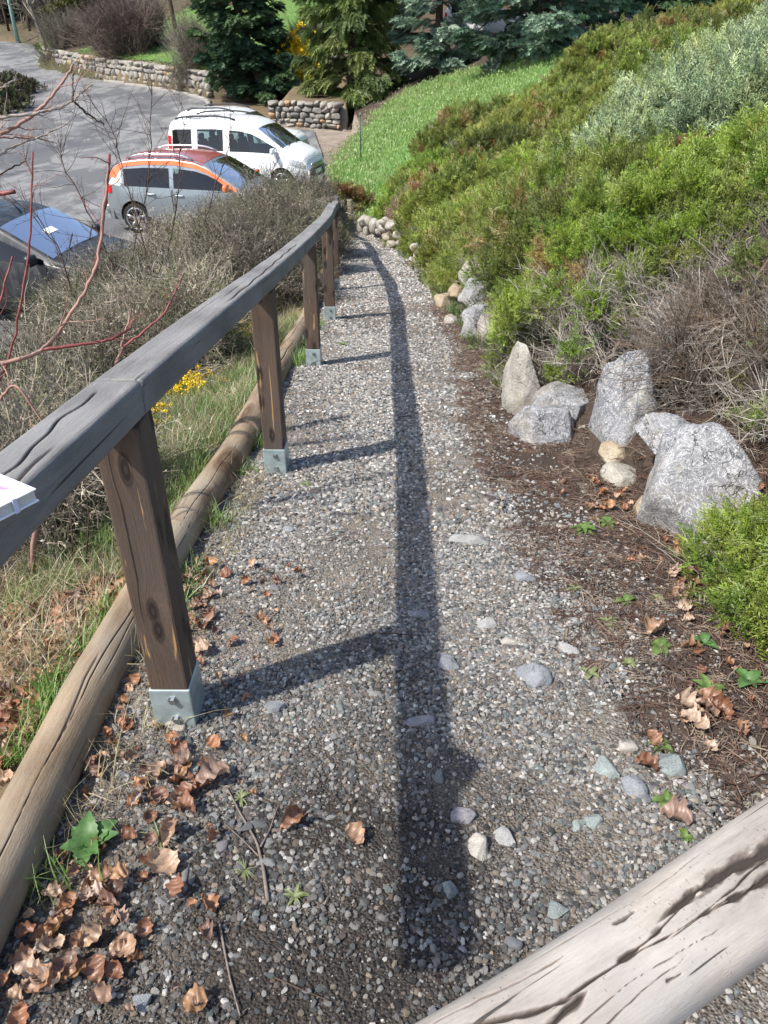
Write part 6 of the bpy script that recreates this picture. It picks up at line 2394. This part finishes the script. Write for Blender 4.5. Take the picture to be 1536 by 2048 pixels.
# yellow flowers on the bank
YEL = np.array([(.8, .58, .02), (.85, .68, .03), (.7, .45, .02)])
for px, py, n, lab in [(375, 765, 80, 'yellow flowering plant in the middle of the grassy bank'), (490, 642, 45, 'yellow flowers showing left of the second post'), (548, 603, 36, 'yellow flowers between the second and third posts'), (300, 832, 36, 'yellow flowers right behind the nearest post top'), (487, 672, 12, 'small yellow bloom low beside the second post')]:
    p = on_ground(px, py + 34)
    p[2] = gz(p[0], p[1])
    root = thing('flowering_plant', lab, 'flowers', p)
    gg = np.random.default_rng(px)
    C = p + gg.normal(0, 1, (n, 3)) * [.11, .09, .04] + [0, 0, .13]
    C[:, 2] = np.maximum(C[:, 2], p[2] + .05)
    scatter('flowers', G_BLOOM, C, euler_from_axes(unit(gg.normal(0, .5, (n, 3)) + [0, 0, 1.]), None, gg.uniform(0, 6, n)), gg.uniform(.5, 1.0, n), YEL[gg.integers(0, 3, n)], root, 'stuff')
    m = n * 2
    C = p + gg.normal(0, 1, (m, 3)) * [.09, .08, .01] + [0, 0, .01]
    scatter('leaves', G_JUN, C, euler_from_axes(unit(gg.normal(0, .45, (m, 3)) + [0, 0, 1.]), None, gg.uniform(0, 6, m)), gg.uniform(.5, 1.0, m), JG[gg.integers(0, 5, m)], root, 'stuff')


# ------------------------------------------------------------------ trees
def conifer(name, label, x, y, H, Rr, pal, n, seed, z0=.02, grp=None, s=1., droop=-.1, lean=(0, 0), power=.75, trunk_r=.18, layers=None, group=None, base_z=None, bare=0.):
    g = np.random.default_rng(seed)
    bz = gz(x, y) if base_z is None else base_z
    root = thing(name, label, 'tree', (x, y, bz), group)
    ax = lambda f: np.stack([x + lean[0] * f ** .7, y + lean[1] * f ** .7, bz + H * f], -1)
    f = np.linspace(0, 1, 12)
    obj('trunk', *tube(ax(f) - [0, 0, .1], trunk_r * (1 - .92 * f), 10), M['bark'], root)
    nb = layers or 110
    bf = z0 + (1 - z0) * (np.arange(nb) + g.random(nb)) / nb
    bf = z0 + (bf - z0) ** 1.25 * (1 - z0) ** -.25
    ba = np.arange(nb) * 2.4 + g.normal(0, .3, nb)
    bl = Rr * np.clip(1 - (bf - z0) / (1 - z0), .03, 1) ** power * g.uniform(.72, 1.12, nb) * (1 - .35 * np.exp(-((bf - z0) / .05)))
    w = bl / bl.sum()
    k = g.choice(nb, n, p=w)
    u = 1 - g.random(n) ** 1.6 * .85
    rad = bl[k] * u
    side = g.normal(0, .16, n) * bl[k] * (1.1 - u * .6)
    A = ax(bf[k])
    dx, dy = np.cos(ba[k]), np.sin(ba[k])
    P = A + np.stack([dx * rad - dy * side, dy * rad + dx * side, droop * rad * (.3 + u) + g.normal(0, .07, n) * s + .12 * rad * (u > .85)], -1)
    sw = np.where(g.random(n) < .5, 1, -1) * g.uniform(.1, .8, n)
    D = np.stack([dx * np.cos(sw) - dy * np.sin(sw), dy * np.cos(sw) + dx * np.sin(sw), g.normal(-.05, .22, n)], -1)
    pal = np.asarray(pal)
    bt = pal[g.integers(0, len(pal), nb)]
    tint = bt[k] * g.uniform(.75, 1.25, (n, 1))
    scatter('crown', grp or G_BOUGH, P, euler_from_axes(unit(D), None, g.normal(0, .3, n)), s * g.uniform(.7, 1.25, n), tint, root, 'stuff')
    mb = MB()
    for i in range(0, nb, 2):
        a = ax(bf[i:i + 1])[0]
        e = a + np.array([math.cos(ba[i]), math.sin(ba[i]), droop * 1.1]) * bl[i] * .85
        mb.add(*tube([a, (a + e) / 2 + [0, 0, .04 * bl[i]], e], [.035 * s, .025 * s, .01 * s], 5, False))
    mb.build('branches', M['bark'], root)
    return root


DK = np.array([(.05, .10, .055), (.07, .13, .06), (.04, .085, .046), (.085, .145, .06)])
SPR = np.array([(.12, .165, .045), (.15, .2, .055), (.09, .13, .04), (.18, .215, .07)])
BLU = np.array([(.23, .33, .26), (.30, .4, .31), (.18, .26, .2), (.36, .45, .36)])
BLD = np.array([(.15, .23, .165), (.2, .29, .21), (.115, .18, .13), (.24, .33, .25)])
conifer('fir_tree', 'dark green bushy fir leaning over the low stone wall and the road', -6.0, 46.6, 10.5, 2.75, DK, 5200, 1, .035, None, .9, -.06, (-2.6, -.6), .6, .3)
conifer('spruce_tree', 'tall drooping yellow green spruce behind the end of the short stone wall', -1.55, 40.6, 13, 2.55, SPR, 4600, 2, .02, G_BOUGHD, .9, -.22, (.3, 0), .5, .25)
p = on_ground(880, 158)
conifer('blue_spruce', 'pale blue spruce standing left of the hidden white car', p[0], p[1] + 2.0, 9.5, 2.35, BLU, 3600, 3, .015, None, .8, -.05, (0, 0), .55, .2, layers=46)
p = on_ground(1110, 128)
conifer('blue_spruce', 'wide dark blue spruce spreading at the top of the lawn, right of the house', p[0], p[1] + 3.2, 11, 3.9, BLD, 5200, 4, .01, None, .95, -.05, (0, 0), .5, .25, layers=52)
shrub('low_spruce', 'tiny blue spruce seedling alone on the lawn below the hidden white car', *on_ground(996, 142)[:2], .55, .4, .3, G_BOUGH, 18, 4, BLU, .55, 31, stems=2, cat='tree')
gg = np.random.default_rng(5)
for x, y, H, Rr, pal, lab in [(-5.5, 66, 16, 3.2, DK, 'dark conifer far behind the drooping spruce and the leaning fir'), (-1.5, 58, 15, 3.2, DK, 'dark conifer just behind the drooping yellow green spruce'), (2.2, 52, 14, 3.0, SPR * .8, 'dark green conifer behind the pale blue spruce'),
                          (-10.0, 70, 15, 3.0, DK, 'dark conifer rising behind the leaning fir'), (9.2, 54, 13, 3.6, DK, 'dark conifer behind the wide blue spruce'), (13.5, 44, 12, 3.6, DK, 'dark conifer at the right behind the wide blue spruce'),
                          (-31, 88, 9, 2.2, SPR * .7, 'small dark conifer by the far bend of the road'), (-15.5, 78, 13, 3.0, DK, 'dark conifer at the top behind the brown bushes'), (5.8, 60, 15, 3.0, SPR * .7, 'tall conifer behind the brown house')]:
    conifer('conifer_tree', lab, x, y, H, Rr, pal, 1900, int(abs(x) * 10 + y), .03, None, 1.25, -.12, (0, 0), .6, .22, layers=80)


def bare_bush(name, label, x, y, r, h, n, pal, seed, s=1., cat='bush', group=None, grp=None):
    g = np.random.default_rng(seed)
    b = np.array([x, y, gz(x, y)])
    root = thing(name, label, cat, b, group)
    mb = MB()
    for i in range(9):
        a = g.uniform(0, 6.28)
        branchlet(mb, b + [g.normal(0, r * .12), g.normal(0, r * .12), -.05], np.array([math.cos(a) * .5, math.sin(a) * .5, 1.]), h * .85, .03, g, 1, .1, .02, 5, 3)
    mb.build('stems', M['bark'], root)
    a = g.uniform(0, 6.28, n)
    q = r * np.sqrt(g.random(n)) * .75
    P = np.stack([x + q * np.cos(a), y + q * np.sin(a), g.uniform(-.05, .5, n) * h], -1)
    P[:, 2] += terrain(P[:, 0], P[:, 1])
    D = unit(np.stack([np.cos(a) * q / r * .9, np.sin(a) * q / r * .9, np.ones(n)], -1) + g.normal(0, .25, (n, 3)))
    pal = np.asarray(pal)
    scatter('twigs', grp or G_BARE, P, euler_from_axes(D, None, g.uniform(0, 6, n)), s * h / 3.2 * g.uniform(.7, 1.3, n), pal[g.integers(0, len(pal), n)] * g.uniform(.75, 1.25, (n, 1)), root, 'stuff')
    return root


BR = np.array([(.13, .095, .08), (.17, .125, .105), (.1, .075, .065)])
BG = np.array([(.17, .15, .115), (.21, .18, .14), (.13, .115, .09)])
for px, py, r, h, n, pal, lab in [(248, 118, 2.3, 3.6, 150, BR, 'large rounded brown leafless bush above the long stone wall'), (120, 100, 1.7, 2.4, 90, BG, 'grey leafless bush at the start of the long stone wall'), (380, 146, 1.0, 2.4, 80, BG, 'small beige leafless bush at the left of the leaning fir'),
                              (170, 92, 1.5, 2.0, 70, BR, 'low brown bush behind the grey leafless bush'), (610, 150, .9, 1.8, 60, BG, 'small grey bush on the terrace right of the leaning fir'), (640, 140, .9, 1.6, 50, BG * np.array([.9, 1.1, .8]), 'greenish leafless bush beside the drooping spruce')]:
    p = on_ground(px, py)
    bare_bush('leafless_bush', lab, p[0], p[1] + r * .6, r, h, n, pal, px, 1.)
p = on_ground(588, 108)
root = thing('forsythia_bush', 'bright yellow flowering bush between the leaning fir and the drooping spruce', 'bush', (p[0], p[1], gz(p[0], p[1])))
n = 260
g = np.random.default_rng(8)
p = p + np.array([.35, -1.2, 0])
C = np.stack([p[0] + g.normal(0, .42, n), p[1] + g.normal(0, .4, n), gz(p[0], p[1]) + np.abs(g.normal(.8, .5, n))], -1)
scatter('blossom', G_BLOOM, C, euler_from_axes(unit(g.normal(0, .5, (n, 3)) + [0, 0, 1.]), None, g.uniform(0, 6, n)), g.uniform(5, 8, n), YEL[g.integers(0, 3, n)], root, 'stuff')
mb = MB()
for i in range(8):
    branchlet(mb, np.array([p[0], p[1], gz(p[0], p[1])]), np.array([g.normal(0, .3), g.normal(0, .3), 1.]), 1.5, .02, g, 1, .08, .02, 5, 2)
mb.build('stems', M['bark'], root)
# olive hedge-like bush and low greenery left
p = on_ground(135, 62)
shrub('bush', 'olive green rounded bush on the hillside near the lamp pole', p[0], p[1] + 1, 2.3, 1.6, 1.9, G_BOUGH, 260, 4, np.array([(.1, .1, .03), (.13, .125, .04), (.08, .085, .025)]), .7, 41, cat='bush', stem_r=.04)
for px, py, lab in [(15, 225, 'dark green brush on the inner side of the road at the left edge'), (40, 190, 'dark scrubby brush beyond the first at the inner road side')]:
    p = on_ground(px, py)
    shrub('bush', lab, p[0] - .6, p[1], 1.5, 1.6, .8, G_BOUGH, 180, 4, np.array([(.06, .07, .03), (.09, .09, .04), (.1, .07, .04)]), .6, 43 + px, cat='bush', stem_r=.03)
# bare trees and the wood covering the hill
M['pale_bark'] = plain('pale_bark', (.26, .22, .18), .9, .2, 0, .35, 6, .6)
for px, py, hh, ln, mt, lab in [(96, 104, 7, (-1.6, 0), 'pale_bark', 'pale leaning trunk at the start of the long stone wall'), (352, 60, 9, (-.8, 0), 'bark', 'dark slim leafless tree above the brown bush'), (128, 62, 9, (.6, 0), 'bark', 'dark leafless tree behind the olive bush'),
                            (275, 55, 10, (.3, 0), 'bark', 'dark leafless tree behind the large brown bush'), (205, 40, 10, (-.5, 0), 'bark', 'dark leafless tree rising left of the pale terrace wall'), (60, 62, 10, (.5, 0), 'bark', 'dark leafless tree right of the lamp pole'), (18, 62, 10, (-.5, 0), 'bark', 'dark leafless tree left of the lamp pole')]:
    p = on_ground(px, py)
    g = np.random.default_rng(px)
    b = np.array([p[0], p[1], gz(p[0], p[1]) - .1])
    root = thing('leafless_tree', lab, 'tree', b)
    f = np.linspace(0, 1, 9)[:, None]
    T_ = b + np.array([ln[0], ln[1], hh]) * f + g.normal(0, .08, (9, 3)) * f
    obj('trunk', *tube(T_, np.linspace(.15, .04, 9), 8), M[mt], root)
    mb = MB()
    for i in range(16):
        k = int(g.integers(2, 8))
        a = g.uniform(0, 6.28)
        branchlet(mb, T_[k], np.array([math.cos(a), math.sin(a), .9]), hh * g.uniform(.15, .35), .05, g, 2, .12, .04, 5, 4)
    mb.build('branches', M[mt], root)
n = 9000
g = np.random.default_rng(12)
x = g.uniform(-120, 70, n)
y = g.uniform(74, 165, n)
yw = np.interp(x, WALL_X, WALL_Y)
k = (y > yw + np.where(x < -25, 4, 26)) & (np.abs(x / y) < .75)
x, y = x[k], y[k]
n = len(x)
P = np.stack([x, y, terrain(x, y) + g.uniform(0, 1.5, n)], -1)
WD = np.array([(.07, .055, .047), (.1, .08, .065), (.055, .05, .04), (.05, .055, .03), (.12, .1, .085)])
G_WOOD = scatter_group('wood_scatter', [twig_clump(90 + k, 1.7, 14, .034, .4, 8, 0, 0, .4) for k in range(4)])
tag(scatter('far_wood', G_WOOD, P, euler_from_axes(unit(g.normal(0, .25, (n, 3)) + [0, 0, 1.]), None, g.uniform(0, 6, n)), g.uniform(1.2, 3.0, n), WD[g.integers(0, 5, n)]), 'dark leafless wood covering the hillside beyond the road', 'wood', kind='stuff')
